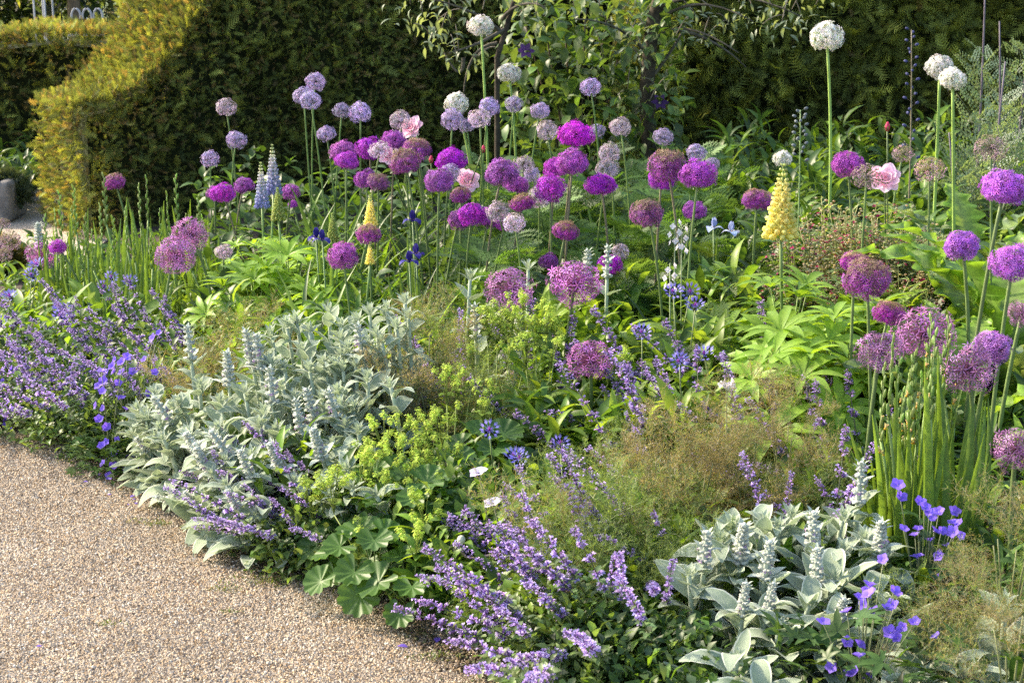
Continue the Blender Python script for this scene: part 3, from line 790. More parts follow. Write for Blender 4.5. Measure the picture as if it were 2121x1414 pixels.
def tuft(seed):
    """unopened top: a bunch of small upright felted leaves"""
    g = np.random.default_rng(seed); mb = MB()
    T = leaf_t(L=1, W=.32, n=5, fold=.4, a0=.1, bend=.5, mid=(.40, .46, .37), edge=(.32, .39, .30), rim=(.60, .65, .57))  # tuft leaves too: pale rim colour holds hairs and painted backlight
    m = 12; a = np.arange(m) * 1.5708 + (np.arange(m) // 4) * .7; el = .5 + .09 * np.arange(m)
    mb.inst(T, frames(azel(a, el)), np.stack([np.cos(a) * .04, np.sin(a) * .04, np.arange(m) * .03], 1), np.linspace(1, .45, m) * .8 * g.uniform(.85, 1.1, m))
    return mb.mesh('leaf_tuft', M_FELT)
TF = [tuft(8), tuft(9)]

def lambs_ear(x, D, h, lean=(0, 0), top='spike', label='', group=None, leafL=.105, pairs=5, spread=1.0):
    t = thing('lambs_ear', label, 'lambs ear', (x, D, 0), U(0, 6.28), group)
    c, s = math.cos(-t.rotation_euler.z), math.sin(-t.rotation_euler.z)
    lx, ly = lean[0] * c - lean[1] * s, lean[0] * s + lean[1] * c
    sh = h * (.72 if top == 'spike' else .85)
    sp = h - sh if top == 'spike' else h * .25
    sp = min(max(sp, .06), .10); sh = max(h - sp, .03)
    P = bez((0, 0, 0), (lx * .25, ly * .25, sh * .6), (lx, ly, sh), 8)
    Vt, Ft = tube(P, np.linspace(.0075, .0055, 8), 7)
    part('stem', MB().add(Vt, Ft, (.38, .45, .33)).mesh('wool_stem', M_WOOL), t)
    d = nrm(P[-1] - P[-2])
    tl = frames(np.array([d]), up=(.3, 1, .1))[0]; Rm = np.stack([tl[:, 0], -tl[:, 2], tl[:, 1]], -1)
    if top == 'spike': part('flower_spike', pick(WS), t, Rm, P[-1] - d * .004, np.array([sp * U(1.35, 1.6)] * 2 + [sp]))
    else: part('leaf_tuft', pick(TF), t, Rm, P[-1] - d * .006, sp * U(.6, .75))
    a0 = U(0, 6.28)
    for k in range(pairs):
        f = (k + .35) / pairs
        q = P[min(7, int(f * 7))] + (P[min(7, int(f * 7) + 1)] - P[min(7, int(f * 7))]) * (f * 7 % 1)
        L = leafL * (1.15 - .55 * f) * spread
        for m in (0, 1):
            az = a0 + k * 1.5708 + m * math.pi + U(-.3, .3)
            el = U(-.05, .35) + .45 * f
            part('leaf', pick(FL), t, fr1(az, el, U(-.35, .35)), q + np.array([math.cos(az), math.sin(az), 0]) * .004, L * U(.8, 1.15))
    for k in range(4):    # basal leaves
        az = U(0, 6.28)
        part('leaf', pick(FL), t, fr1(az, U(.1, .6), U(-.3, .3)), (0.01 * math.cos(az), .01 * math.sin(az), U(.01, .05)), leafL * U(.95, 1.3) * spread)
    return t

LE_LEFT = [(680, 583, 's'), (592, 612, 't'), (612, 600, 't'), (536, 690, 's'), (392, 672, 's'), (345, 748, 's'), (378, 795, 's'), (442, 868, 's'), (500, 862, 's'), (545, 905, 's'), (640, 700, 's'), (704, 640, 't'),
           (757, 655, 't'), (800, 575, 't'), (838, 560, 't'), (455, 770, 't'), (472, 725, 's'), (562, 758, 's'), (622, 823, 's'), (665, 760, 't'), (735, 690, 't'), (608, 890, 's'), (518, 985, 's'), (432, 985, 's'), (345, 945, 't'),
           (482, 815, 't'), (588, 700, 't'), (330, 880, 's'), (312, 785, 't'), (410, 735, 't'), (520, 650, 't'), (560, 690, 't'), (650, 800, 's'), (700, 745, 't'), (570, 830, 't'), (420, 830, 's'), (470, 920, 't'), (385, 1030, 's'), (560, 1010, 't'),
           (640, 930, 't'), (690, 860, 't'), (730, 780, 't'), (365, 850, 't'), (505, 745, 't'), (545, 790, 't'), (610, 760, 't'), (760, 720, 't'), (300, 850, 't'), (465, 1035, 't'), (670, 690, 't'), (625, 660, 't'), (780, 630, 't')]
g_ = np.random.default_rng(77)
LE_LEFT += [(705, 610, 't'), (740, 600, 't'), (790, 640, 't'), (820, 610, 't'), (765, 585, 't'), (560, 630, 't'), (640, 620, 't'), (720, 660, 't'), (845, 590, 't')]
LE_LEFT = [(a_, b_, c_ if i % 5 else 't') for i, (a_, b_, c_) in enumerate(LE_LEFT)]
for k in range(38):
    px = g_.uniform(290, 820); ye = float(np.interp(px, EX, EY)); f = g_.uniform(.1, 1.0)
    LE_LEFT.append((px, ye - 190 - f * (ye - 190 - np.interp(px, [300, 450, 600, 800], [800, 700, 625, 600])), 't' if g_.random() < .9 else 's'))
for px, py, k in LE_LEFT:
    ye = float(np.interp(px, EX, EY)); De = edgeD(px)
    D = De + max(.05, (ye - 190 - py) / 400 * .80)
    p = at(px, py, D); h = max(.12, p.z)
    bx = p.x + U(.0, .05)
    fl = 'flower-spiked' if k == 's' else 'leafy-topped'
    zone = 'beside the gravel' if D < De + .35 else ('in the thick of the silvery patch' if D < De + .75 else 'at the back of the silvery patch')
    lambs_ear(bx, D, h, (p.x - bx - (.03 if D < De + .3 else 0), -.05 if D < De + .3 else 0), 'spike' if k == 's' else 'tuft',
              f'silvery {fl} lambs ear {zone}, {{ord}} from the path', 'lambs ears in the silvery patch', leafL=U(.105, .135), pairs=5 if h < .3 else 7)
for px, py, D, k, lab in [(962, 518, 5.5, 't', 'tall lone silvery lambs ear behind the bronze fennel'), (1092, 497, 5.6, 't', 'tall silvery lambs ear behind the two large starry alliums'),
                          (1222, 515, 5.65, 's', 'short silvery lambs ear spike beside the large starry allium'), (1257, 507, 5.5, 's', 'tall silvery lambs ear with drooping leaves beside the starry allium'),
                          (80, 460, 6.95, 's', 'silvery lambs ear spike above a starry allium near the box shrub'), (992, 628, 5.05, 's', 'silvery lambs ear among lime lady mantle froth by fennel'), (1062, 645, 5.0, 's', 'silvery lambs ear below the large starry allium')]:
    p = at(px, py, D); lambs_ear(p.x, D, p.z, (U(-.02, .02), 0), 'spike' if k == 's' else 'tuft', lab, leafL=.11, pairs=4 if D < 6 else 5)
LE_RIGHT = [(1772, 945, 's'), (1527, 1070, 's'), (1458, 1085, 's'), (1590, 1105, 's'), (1672, 1045, 's'), (1703, 1120, 's'), (1640, 990, 't'), (1510, 1005, 't'), (1835, 1065, 's'), (1530, 1190, 's'), (1588, 1190, 's'), (1712, 1222, 's'),
            (1735, 1125, 't'), (1440, 1115, 't'), (1560, 1000, 't'), (1600, 1010, 't'), (1725, 990, 't'), (1790, 1040, 't'), (1870, 1350, 't'), (1930, 1330, 't'), (1980, 1330, 't'), (1520, 1300, 't'), (1585, 1390, 't'), (1800, 1150, 't'), (1850, 1190, 't'), (1650, 1180, 't'), (1760, 1060, 't'), (1480, 1040, 't'), (1620, 1230, 't')]
for px, py, k in LE_RIGHT:
    D = 3.45 + (1200 - py) / 260 * .42
    D = min(max(D, 3.2), 3.95)
    p = at(px, py, D); h = max(.2, p.z)
    fl = 'flower-spiked' if k == 's' else 'leafy-topped'
    row = 'front' if D < 3.45 else ('middle' if D < 3.68 else 'rear')
    lambs_ear(p.x + U(-.02, .02), D, h, (U(-.02, .02), -.02), 'spike' if k == 's' else 'tuft', f'silvery {fl} lambs ear, {row} of the near clump, {{ord}} from the path',
              'lambs ears in the near clump', leafL=U(.135, .165), pairs=6)
for px, py, D, lab in [(2088, 1172, 3.35, 'silvery lambs ear with wide leaves at the picture edge in fennel'), (2040, 1350, 3.2, 'low silvery lambs ear among fennel at the picture corner')]:
    p = at(px, py, D); lambs_ear(p.x, D, p.z, (0, 0), 'tuft', lab, leafL=.14, pairs=4)

# ------------------------------------------------------------------ catmint
CM_LEAF = leaf_t(L=1, W=.6, n=3, fold=.3, a0=.2, bend=.9, p=.65, mid=(1.15, 1.15, 1.15))
def mint_floret():
    mb = MB()
    pt = leaf_t(L=1, W=.8, n=2, fold=.3, a0=.5, bend=1.0, p=1.1)
    mb.inst(pt, frames(np.array([[0, 1, .7], [.55, .9, -.35], [-.55, .9, -.35]], float)), np.array([[0, .45, 0.05], [.05, .45, 0], [-.05, .45, 0]]), np.array([.5, .6, .6]), np.array([(1, 1, 1), (1.12, 1.1, 1.08), (1.12, 1.1, 1.08)]))
    Vt, Ft = tube([(0, -.15, 0), (0, .25, 0), (0, .55, .02)], [.10, .17, .13], 4); mb.add(Vt, Ft, (.55, .38, .55))
    return mb.tmpl()
MF = mint_floret()
def mint_stem(seed, L, curve, wh):
    """stem rising along +Z and bending to +X; returns stem mesh and flower mesh in one frame"""
    g = np.random.default_rng(seed)
    P = bez((0, 0, 0), (curve * L * .25, 0, L * .55), (curve * L * .75, .04 * L * g.standard_normal(), L), 12)
    ms = MB(); Vt, Ft = tube(P, np.linspace(.0022, .0012, 12), 4); ms.add(Vt, Ft, (.16, .18, .12))
    def on(f):
        i = min(10, int(f * 11)); return P[i] + (P[i + 1] - P[i]) * (f * 11 - i)
    fl0 = .50 + .1 * g.random()
    for k, f in enumerate(np.linspace(.06, fl0 + .12, 11)):
        for m in (0, 1):
            a = k * 1.5708 + m * math.pi + g.uniform(-.3, .3)
            ms.inst(CM_LEAF, frames(azel([a], [.15])), on(f)[None], np.array([.036 * (1.1 - f * .7)]), jit((.14, .21, .09), 1))
            if f < fl0:
                ms.inst(CM_LEAF, frames(azel([a + .6, a - .6], [.4, .3])), np.tile(on(f), (2, 1)) + .008 * g.standard_normal((2, 3)), np.array([.02, .018]), jit((.15, .24, .08), 2))
    mf = MB()
    fs = np.concatenate([np.linspace(fl0, .86, wh - 4), np.array([.91, .945, .97, .99])])
    for k, f in enumerate(fs):
        e = (f - fl0) / (1 - fl0)
        m = int(14 - 6 * e)
        a = g.uniform(0, 6.283, m)
        p = on(min(f, .995)) + np.stack([np.cos(a) * .004, np.sin(a) * .004, .0055 * g.standard_normal(m)], 1)
        size = .0150 * (1 - .45 * e)
        col = np.array((.52, .44, .84)) * (1 - e * .35) + np.array((.30, .22, .36)) * e * .35
        mf.inst(MF, frames(azel(a, g.uniform(-.1, .8, m)), roll=g.uniform(-.4, .4, m)), p, size * g.uniform(.65, 1.15, m), np.clip(jit(col, m, .2, .06), 0, 1))
    return ms.mesh('catmint_stem', M_LEAF), mf.mesh('catmint_flowers', M_PETAL)
MINT = [mint_stem(20, .42, .5, 9), mint_stem(21, .42, .75, 11), mint_stem(22, .42, .3, 8), mint_stem(23, .42, .6, 10), mint_stem(24, .42, .9, 9)]
def mint_mound(seed):
    g = np.random.default_rng(seed); n = 520; mb = MB()
    d = nrm(g.standard_normal((n, 3))); d[:, 2] = np.abs(d[:, 2]); P = d * (g.uniform(.3, 1, n) ** .5)[:, None] * np.array([.16, .16, .17])
    P[:, 2] += .01
    mb.inst(CM_LEAF, frames(nrm(d + .7 * g.standard_normal((n, 3))), roll=g.uniform(-.6, .6, n)), P, .026 * g.uniform(.6, 1.4, n), jit((.13, .21, .07), n, .25))
    return mb.mesh('catmint_mound', M_LEAF)
MOUND = [mint_mound(31), mint_mound(32), mint_mound(33)]
def catmint(px, D, n, L, az, tilt, label, group, mound=1.0):
    t = thing('catmint', label, 'catmint', (xat(px, D), D, 0), 0, group)
    if mound: part('foliage', pick(MOUND), t, fr1(U(0, 6.28), 0), (0, 0, 0), mound * U(.85, 1.1), kind='stuff')
    for k in range(n):
        s, f = pick(MINT)
        a = az + U(-1.1, 1.1)
        tl = max(0.0, tilt + U(-.35, .3))
        ca, sa = math.cos(a), math.sin(a); ct, st = math.cos(tl), math.sin(tl)
        Rz = np.array([[ca, -sa, 0], [sa, ca, 0], [0, 0, 1]]); Ry = np.array([[ct, 0, st], [0, 1, 0], [-st, 0, ct]])
        tw = U(-.5, .5); Rx = np.array([[math.cos(tw), -math.sin(tw), 0], [math.sin(tw), math.cos(tw), 0], [0, 0, 1]])
        Rm = Rz @ Ry @ Rx; sc = L / .42 * U(.75, 1.12); pos = (U(-.07, .07), U(-.06, .06), 0.0)
        st_ = part('stem', s, t, Rm, pos, sc)
        part('flower_spike', f, st_, kind='stuff')
TOPATH = R(205)      # stems lean out over the path, to the left and forward
CAT = [('on the path corner bank', 'catmint on the far bank', [(30, 5.75), (120, 5.65), (215, 5.8), (300, 5.65), (385, 5.6), (95, 6.1), (200, 6.2), (320, 6.15), (420, 5.95), (55, 5.45), (150, 5.3), (245, 5.25), (-60, 5.7), (330, 5.35), (20, 5.95)], 7, .36, .30),
       ('below the silvery lambs ears', 'catmint at the foot of the lambs ears', [(655, 4.42), (700, 4.5), (745, 4.75), (600, 4.27), (660, 4.22), (720, 4.35)], 6, .34, .45),
       ('in front beside the lady mantle', 'catmint at the near edge', [(1130, 3.82), (1200, 3.72), (1270, 3.7), (1345, 3.68), (1410, 3.95), (1310, 3.95), (1160, 3.55), (1250, 3.5), (1380, 3.5), (1310, 3.55), (1210, 3.45), (1240, 3.98)], 4, .42, .30)]
for where, grp, lst, n, L, tl in CAT:
    for px, D in lst:
        catmint(px, D, n, L, TOPATH, tl + (.14 if D < 3.6 else 0), f'mauve-blue catmint clump {where}, {{ord}} from the path corner', grp)
for px, D in [(925, 4.75), (965, 4.95), (1180, 4.75), (1175, 5.1), (1110, 5.0)]:
    catmint(px, D, 3, .46, R(120), .12, 'upright catmint sprig around the starry alliums, {ord} from the fennel', 'thin catmint sprigs', mound=0)
for px, D in [(1430, 4.55), (1500, 4.75), (1560, 4.85), (1445, 4.85), (1610, 4.45), (1380, 4.3), (1740, 4.35), (1860, 4.4)]:
    catmint(px, D, 5, .48, R(150), .2, 'upright catmint clump between fennel and yellow lupin, {ord} from the fennel', 'catmint behind the bronze fennel', mound=.9)
for px, D in [(1655, 3.8), (1765, 3.85)]:
    catmint(px, D, 3, .42, R(100), .1, 'catmint sprig behind the near silvery clump, {ord} from the path', 'catmint by the near clump', mound=.6)

# ------------------------------------------------------------------ cranesbill geranium
PETAL5 = leaf_t(L=1, W=.85, n=4, fold=.12, a0=.45, bend=.5, p=1.25, q=.75, mid=(.85, .8, .95), edge=(1, 1, 1))
def crane_flower(seed):
    g = np.random.default_rng(seed); mb = MB()
    a = np.arange(5) * 2 * math.pi / 5 + .1 * g.standard_normal(5)
    mb.inst(PETAL5, frames(azel(a, np.full(5, g.uniform(.0, .35)))), np.zeros((5, 3)), .019 * g.uniform(.9, 1.1, 5), jit((.26, .17, .80), 5, .1, .04))
    b = blob_t(5, 4); mb.add(b[0] * .003, b[1], (.5, .42, .6))
    return mb.mesh('cranesbill_flower', M_PETAL)
CF = [crane_flower(i) for i in range(4)]
def lobed_t(nl=5, split=.6):
    mb = MB(); T = leaf_t(L=1, W=.34, n=3, fold=.25, a0=.15, bend=.6, mid=(1.1, 1.1, 1.1))
    a = np.linspace(-1.9, 1.9, nl) + math.pi / 2
    mb.inst(T, frames(azel(a, np.zeros(nl))), np.zeros((nl, 3)), np.linspace(.75, .75, nl) + .25 * np.cos(a - math.pi / 2))
    mb.inst(T, frames(azel(a + .25, np.zeros(nl))), np.stack([np.cos(a), np.sin(a), a * 0], 1) * .35, .4)
    mb.inst(T, frames(azel(a - .25, np.zeros(nl))), np.stack([np.cos(a), np.sin(a), a * 0], 1) * .35, .4)
    return mb.tmpl()
LOBE = lobed_t()
def crane_mound(seed):
    g = np.random.default_rng(seed); n = 150; mb = MB()
    d = nrm(g.standard_normal((n, 3))); d[:, 2] = np.abs(d[:, 2]); P = d * (g.uniform(.25, 1, n) ** .5)[:, None] * np.array([.17, .17, .17])
    mb.inst(LOBE, frames(nrm(d * [1, 1, .3] + .5 * g.standard_normal((n, 3)) * [1, 1, .4]), roll=g.uniform(-.4, .4, n)), P, .028 * g.uniform(.7, 1.3, n), jit((.085, .16, .045), n, .25))
    for k in range(25):
        Vt, Ft = tube(bez((0, 0, 0), P[k] * .5 + np.array([0, 0, .03]), P[k], 4), .001, 3); mb.add(Vt, Ft, (.12, .16, .07))
    return mb.mesh('cranesbill_mound', M_LEAF)
CM = [crane_mound(41), crane_mound(42)]
def cranesbill(px, D, pts, label, group, s=1.0):
    bx = xat(px, D)
    t = thing('cranesbill', label, 'geranium', (bx, D, 0), 0, group)
    part('foliage', pick(CM), t, fr1(U(0, 6), 0), (0, 0, 0), s, kind='stuff')
    for (fx, fy, dd) in pts:
        p = at(fx, fy, D + dd); q = np.array([p.x - bx, dd, max(p.z, .012)])
        Vt, Ft = tube(bez((0, 0, .02), q * .5 + np.array([0, 0, .05]), q, 5), .0011, 4)
        part('stalk', MB().add(Vt, Ft, (.14, .17, .08)).mesh('stalk', M_STEM), t)
        n = nrm(np.array([U(-.9, .4), U(-1.0, .2), U(.3, 1)])); tl = frames(n[None], up=(U(-1, 1), .3, 1))[0]
        part('flower', pick(CF), t, np.stack([tl[:, 0], -tl[:, 2], tl[:, 1]], -1), q, U(.72, 1.0))
for px, D, pts in [(265, 5.15, [(240, 745, .05), (275, 770, 0), (237, 770, -.02), (262, 740, .05), (215, 790, -.02), (245, 792, -.03), (262, 745, .02), (250, 825, -.06), (300, 745, .04), (235, 760, .03), (318, 700, .15), (222, 775, 0), (330, 690, .15), (205, 800, 0)]),
                   (225, 5.05, [(205, 870, -.03), (222, 885, -.02), (245, 910, -.03), (215, 960, -.1), (235, 965, -.1), (228, 985, -.1), (212, 925, -.06), (222, 915, -.04), (270, 950, 0), (200, 840, 0), (240, 940, -.05), (262, 990, 0), (285, 850, 0), (272, 945, .0)]),
                   (20, 5.55, [(12, 880, -.1), (25, 900, -.12), (5, 800, 0), (25, 765, .05), (8, 790, 0), (15, 870, -.1)]),
                   (300, 5.0, [(320, 1010, 0), (290, 860, .1), (300, 985, .03)])]:
    if 200 < px < 290: pts = pts + [(float(U(px - 65, px + 65)), float(U(750, 985)), float(U(-.08, .06))) for _ in range(10)]
    cranesbill(px, D, pts, 'violet-blue cranesbill spilling onto the gravel, {ord} from the path corner', 'cranesbills at the gravel edge', .9)
for px, D, pts in [(1930, 3.72, [(1860, 1005, 0), (1865, 1030, 0), (1915, 1050, 0), (1925, 1060, 0), (1945, 1060, .02), (1930, 1075, 0), (1975, 1085, 0), (1935, 1100, 0), (1995, 1110, -.03), (1900, 1155, -.05), (1950, 1195, -.05), (1905, 1040, .03), (1975, 1060, .03)]),
                   (1810, 3.24, [(1800, 1215, 0), (1790, 1230, 0), (1810, 1270, -.02), (1845, 1310, -.04), (1870, 1300, -.04), (1940, 1320, -.03), (1780, 1360, -.06), (1770, 1395, -.06), (1800, 1225, .02), (1780, 1240, .02), (1830, 1160, .1), (1705, 1290, 0), (1755, 1330, -.02), (1725, 1380, -.02), (1850, 1255, 0), (1895, 1290, 0), (1860, 1320, -.05), (1760, 1390, -.05)])]:
    pts = pts + [(float(U(px - 70, px + 60)), float(U(1080, 1180) if px > 1850 else U(1220, 1400)), float(U(-.06, .04))) for _ in range(9)]
    cranesbill(px, D, pts, 'violet-blue cranesbill among the near lambs ears, {ord} from the path', 'cranesbills in the near clump', 1.85)

# ------------------------------------------------------------------ bronze fennel
def frond(seed, L=.26, n1=10, col=((.20, .16, .06), (.16, .19, .05), (.24, .22, .08))):
    g = np.random.default_rng(seed); mb = MB(); segs = []
    def strip(a, b, w_):
        segs.append((a, b, w_))
    P = bez((0, 0, 0), (0, L * .5, .05 * L), (.0, L, -.1 * L), n1 + 1)
    for i in range(n1): strip(P[i], P[i + 1], .0011)
    for i in range(1, n1 + 1):
        for s in (-1, 1, 2):
            l1 = L * .5 * math.sin(math.pi * (.15 + .75 * i / n1)) * g.uniform(.7, 1.1)
            d1 = nrm(np.array([s * .8 if s != 2 else g.uniform(-.3, .3), .75, g.uniform(-.2, .5) if s != 2 else .8]))
            q = P[i].copy()
            for j in range(4):
                q2 = q + d1 * l1 / 4 + .003 * g.standard_normal(3)
                strip(q, q2, .0007)
                for k in range(5):
                    d2 = nrm(d1 + .85 * g.standard_normal(3))
                    m = q2 + d2 * l1 * .20 * g.uniform(.5, 1.2)
                    strip(q2, m, .0006)
                    for _ in range(2):
                        strip(m, m + nrm(d2 + .6 * g.standard_normal(3)) * l1 * .16 * g.uniform(.5, 1.2), .0005)
                q = q2
    A = np.array([s[0] for s in segs]); B = np.array([s[1] for s in segs]); W = np.array([s[2] for s in segs])
    T = (np.array([(-1, 0, 0), (1, 0, 0), (.35, 1, 0), (-.35, 1, 0)], float), np.array([(0, 1, 2), (0, 2, 3)]), np.ones((4, 3)))
    d = B - A; Ln = np.linalg.norm(d, axis=1)
    cols = np.array(col)[g.integers(len(col), size=len(A))] * (1 + .25 * g.standard_normal((len(A), 1)))
    mb.inst(T, frames(d, up=nrm(g.standard_normal((len(A), 3)))), A, np.stack([W, Ln, W], 1), np.clip(cols, .01, 1))
    return mb.mesh('fennel_frond', M_LEAF)
BRONZE = ((.25, .195, .12), (.30, .25, .17), (.20, .20, .11), (.27, .27, .17))
OLIVE = ((.15, .22, .075), (.20, .27, .10), (.13, .20, .065))
FB = [frond(61, col=BRONZE), frond(62, col=BRONZE), frond(63, col=BRONZE + OLIVE)]
FO = [frond(64, col=OLIVE), frond(65, col=OLIVE), frond(66, col=OLIVE + BRONZE[:2])]
def fennel(px, D, h, r, n, bronze, label, group):
    t = thing('bronze_fennel', label, 'fennel', (xat(px, D), D, 0), U(0, 6), group)
    for k in range(5):
        a = k * 1.256 + U(-.3, .3); e = np.array([math.cos(a) * r * .45, math.sin(a) * r * .45, h * U(.65, .9)])
        Vt, Ft = tube(bez((0, 0, 0), e * [.3, .3, .6], e, 6), np.linspace(.004, .0015, 6), 5)
        part('stem', MB().add(Vt, Ft, (.17, .19, .08)).mesh('fennel_stem', M_STEM), t)
    for k in range(n):
        f = (k + .5) / n; a = k * 2.39996
        z = h * (.18 + .72 * f); rr = r * (1.05 - .75 * f ** 1.5) * U(.1, .75)
        az = a + U(-.4, .4)
        part('frond', pick(FB) if U(0, 1) < bronze * (.5 + f) else pick(FO), t, fr1(az, U(.1, .7) + .5 * f, U(-.5, .5)), (math.cos(a) * rr, math.sin(a) * rr, z - .03), U(.7, 1.1) * max(.62, min(1.2, r / .17)))
for px, D, h, r, n, b in [(885, 4.95, .55, .12, 17, .9), (835, 4.75, .38, .12, 12, .4), (905, 4.75, .43, .10, 12, .9)]:
    fennel(px, D, h, r, n, b, 'feathery bronze fennel between lambs ears and lady mantle, {ord} from the lambs ears', 'bronze fennel in the middle')
for px, D, h, r, n, b in [(1345, 4.2, .35, .12, 12, .8), (1450, 4.15, .39, .13, 14, .95), (1560, 4.2, .43, .13, 15, .95), (1630, 4.35, .47, .11, 12, .7), (1690, 4.1, .30, .11, 9, .1), (1250, 4.25, .32, .11, 8, .2)]:
    fennel(px, D, h, r, n, b, 'feathery bronze fennel cloud behind the near lambs ears, {ord} from the lady mantle', 'bronze fennel behind the near clump')
for px, D, h, r, n, b in [(1955, 3.32, .28, .09, 9, .6), (2115, 3.4, .50, .09, 13, .5), (2135, 3.15, .36, .10, 11, .5)]:
    fennel(px, D, h, r, n, b, 'olive bronze fennel at the near picture corner, {ord} from the cranesbill', 'bronze fennel in the near corner')
for px, D, h, r, n, b, lab in [(1180, 3.78, .30, .15, 18, 0, 'low olive green fennel behind the near catmint'), (435, 5.15, .33, .12, 14, .9, 'small bronze fennel amid the silvery lambs ears'), (1330, 3.85, .30, .14, 14, 0, 'low green fennel beside the near lambs ears'), (520, 5.45, .42, .1, 10, .9, 'thin bronze fennel wisp behind the lambs ears'), (1000, 4.85, .40, .15, 14, 0, 'green fennel wisps among lady mantle flowers')]:
    fennel(px, D, h, r, n, b, lab, None)

# ------------------------------------------------------------------ lady's mantle
def fan_leaf(seed):
    g = np.random.default_rng(seed); nl, na, nr = 9, 45, 4
    V, C, F = [(0, 0, 0)], [(1.2, 1.2, 1.1)], []
    a = np.linspace(-2.75, 2.75, na) + math.pi / 2
    u_ = (np.linspace(0, 1, na) * nl) % 1.0
    for k in range(1, nr + 1):
        f = k / nr
        for i in range(na):
            lob = 1 - .20 * (abs(u_[i] - .5) * 2) ** 3 * f + .03 * ((i % 2) - .5) * (k == nr)
            rr = f * lob
            z = .22 * f ** 1.5 + .10 * f * (abs(u_[i] - .5) * 2 - .5) + .08 * math.sin(a[i] * 2 + seed) * f * f
            V.append((rr * math.cos(a[i]), rr * math.sin(a[i]), z)); C.append((1, 1, 1) if u_[i] < .35 or u_[i] > .65 else (1.10, 1.08, 1.03))
    for i in range(na - 1):
        F.append((0, 1 + i, 2 + i))
        for k in range(nr - 1):
            p, q = 1 + k * na + i, 1 + (k + 1) * na + i
            F += [(p, q, q + 1), (p, q + 1, p + 1)]
    return MB().add(V, F, np.array(C) * np.array((.085, .18, .04))).mesh('mantle_leaf', M_LEAF)
ML = [fan_leaf(1), fan_leaf(2), fan_leaf(3)]
def lime_spray(seed):
    g = np.random.default_rng(seed); mb = MB()
    T = star_t(.7, .3, 0, npet=4)
    for k in range(9):
        e = np.array([g.uniform(-.045, .045), g.uniform(-.045, .045), .10 + g.uniform(-.03, .03)])
        Vt, Ft = tube(bez((0, 0, 0), e * [.3, .3, .6], e, 4), .001, 3); mb.add(Vt, Ft, (.22, .30, .06))
        m = 34; P = e + nrm(g.standard_normal((m, 3))) * .014 * g.uniform(.2, 1, (m, 1))
        mb.inst(T, frames(nrm(P - e + [0, 0, .01])), P, .0042 * g.uniform(.7, 1.3, m), jit((.42, .58, .08), m, .2))
    lt = leaf_t(L=1, W=.9, n=3, fold=.3, p=.9)
    m = 5; a = g.uniform(0, 6.28, m)
    mb.inst(lt, frames(azel(a, np.full(m, .4))), np.array([0, 0, .03]) + np.zeros((m, 3)), .03, jit((.22, .33, .05), m))
    return mb.mesh('lime_spray', M_PETAL)
LS = [lime_spray(i) for i in (71, 72, 73)]
def mantle(px, D, nleaf, r, h, sprays, label, group, lsz=.05):
    bx = xat(px, D)
    t = thing('lady_mantle', label, 'lady mantle', (bx, D, 0), 0, group)
    for k in range(nleaf):
        a = k * 2.39996 + U(-.3, .3); f = (k + .5) / nleaf
        p = np.array([math.cos(a) * r * f ** .5, math.sin(a) * r * f ** .5, h * (1.0 - .75 * f) + U(-.02, .02)])
        n = nrm(np.array([math.cos(a) * f * .9 + U(-.2, .2), math.sin(a) * f * .9 - .25 + U(-.2, .2), 1.0]))
        y = nrm(np.array([math.cos(a), math.sin(a), -.2]) - n * np.dot(n, [math.cos(a), math.sin(a), -.2]))
        Rm = np.stack([np.cross(y, n), y, n], -1)
        part('leaf', pick(ML), t, Rm, p, lsz * U(.75, 1.25))
        Vt, Ft = tube(bez((0, 0, 0), p * [.3, .3, .7], p, 4), .0016, 4); part('stalk', MB().add(Vt, Ft, (.16, .22, .07)).mesh('mantle_stalk', M_STEM), t)
    for (sx, sy, dd) in sprays:
        q = at(sx, sy, D + dd); e = np.array([q.x - bx, dd, max(.06, q.z - .11)])
        Vt, Ft = tube(bez((0, 0, 0), e * [.4, .4, .6], e, 5), .0016, 4); st_ = part('flower_stem', MB().add(Vt, Ft, (.22, .30, .07)).mesh('spray_stem', M_STEM), t)
        part('flower_spray', pick(LS), t, fr1(U(0, 6), 0), e, U(.7, 1.05))
MT = [(800, 4.3, 18, .17, .24, [(795, 880, 0), (760, 905, 0), (830, 860, .1), (880, 850, .1), (915, 845, .12), (870, 880, .05), (790, 1000, -.12), (700, 985, -.1), (645, 1000, -.1)]),
      (930, 4.3, 20, .18, .27, [(890, 905, 0), (940, 910, 0), (900, 900, .05), (980, 700, .5), (925, 760, .3), (945, 750, .35), (880, 990, -.1), (905, 985, -.1), (840, 1010, -.1)]),
      (770, 4.0, 16, .16, .20, [(690, 980, .1), (880, 1010, 0), (740, 1090, 0)]), (850, 3.88, 9, .12, .16, [(860, 1080, 0)]), (1020, 4.5, 16, .17, .3, [(1010, 640, .4), (1030, 650, .4), (1060, 660, .4), (1090, 665, .4), (1130, 640, .4), (1060, 620, .4), (1000, 800, 0)]),
      (1120, 4.7, 14, .17, .3, [(1110, 660, .2), (1150, 650, .2), (1085, 610, .3), (1090, 690, .1), (1140, 690, .1), (1050, 690, .1), (1280, 730, .1), (1260, 720, .1)]), (720, 4.15, 10, .13, .12, [(745, 1000, .1)]),
      (860, 4.12, 16, .16, .27, [(800, 960, 0), (850, 940, .05), (905, 960, .05), (830, 985, 0), (870, 930, .1)]), (795, 4.2, 12, .14, .27, [(770, 930, 0), (815, 900, .05), (745, 950, .0)])]
for px, D, n, r, h, sp in MT:
    mantle(px, D, n, r, h, sp, 'scalloped green lady mantle with lime froth, {ord} from the lambs ears', 'lady mantles in the middle of the bed')

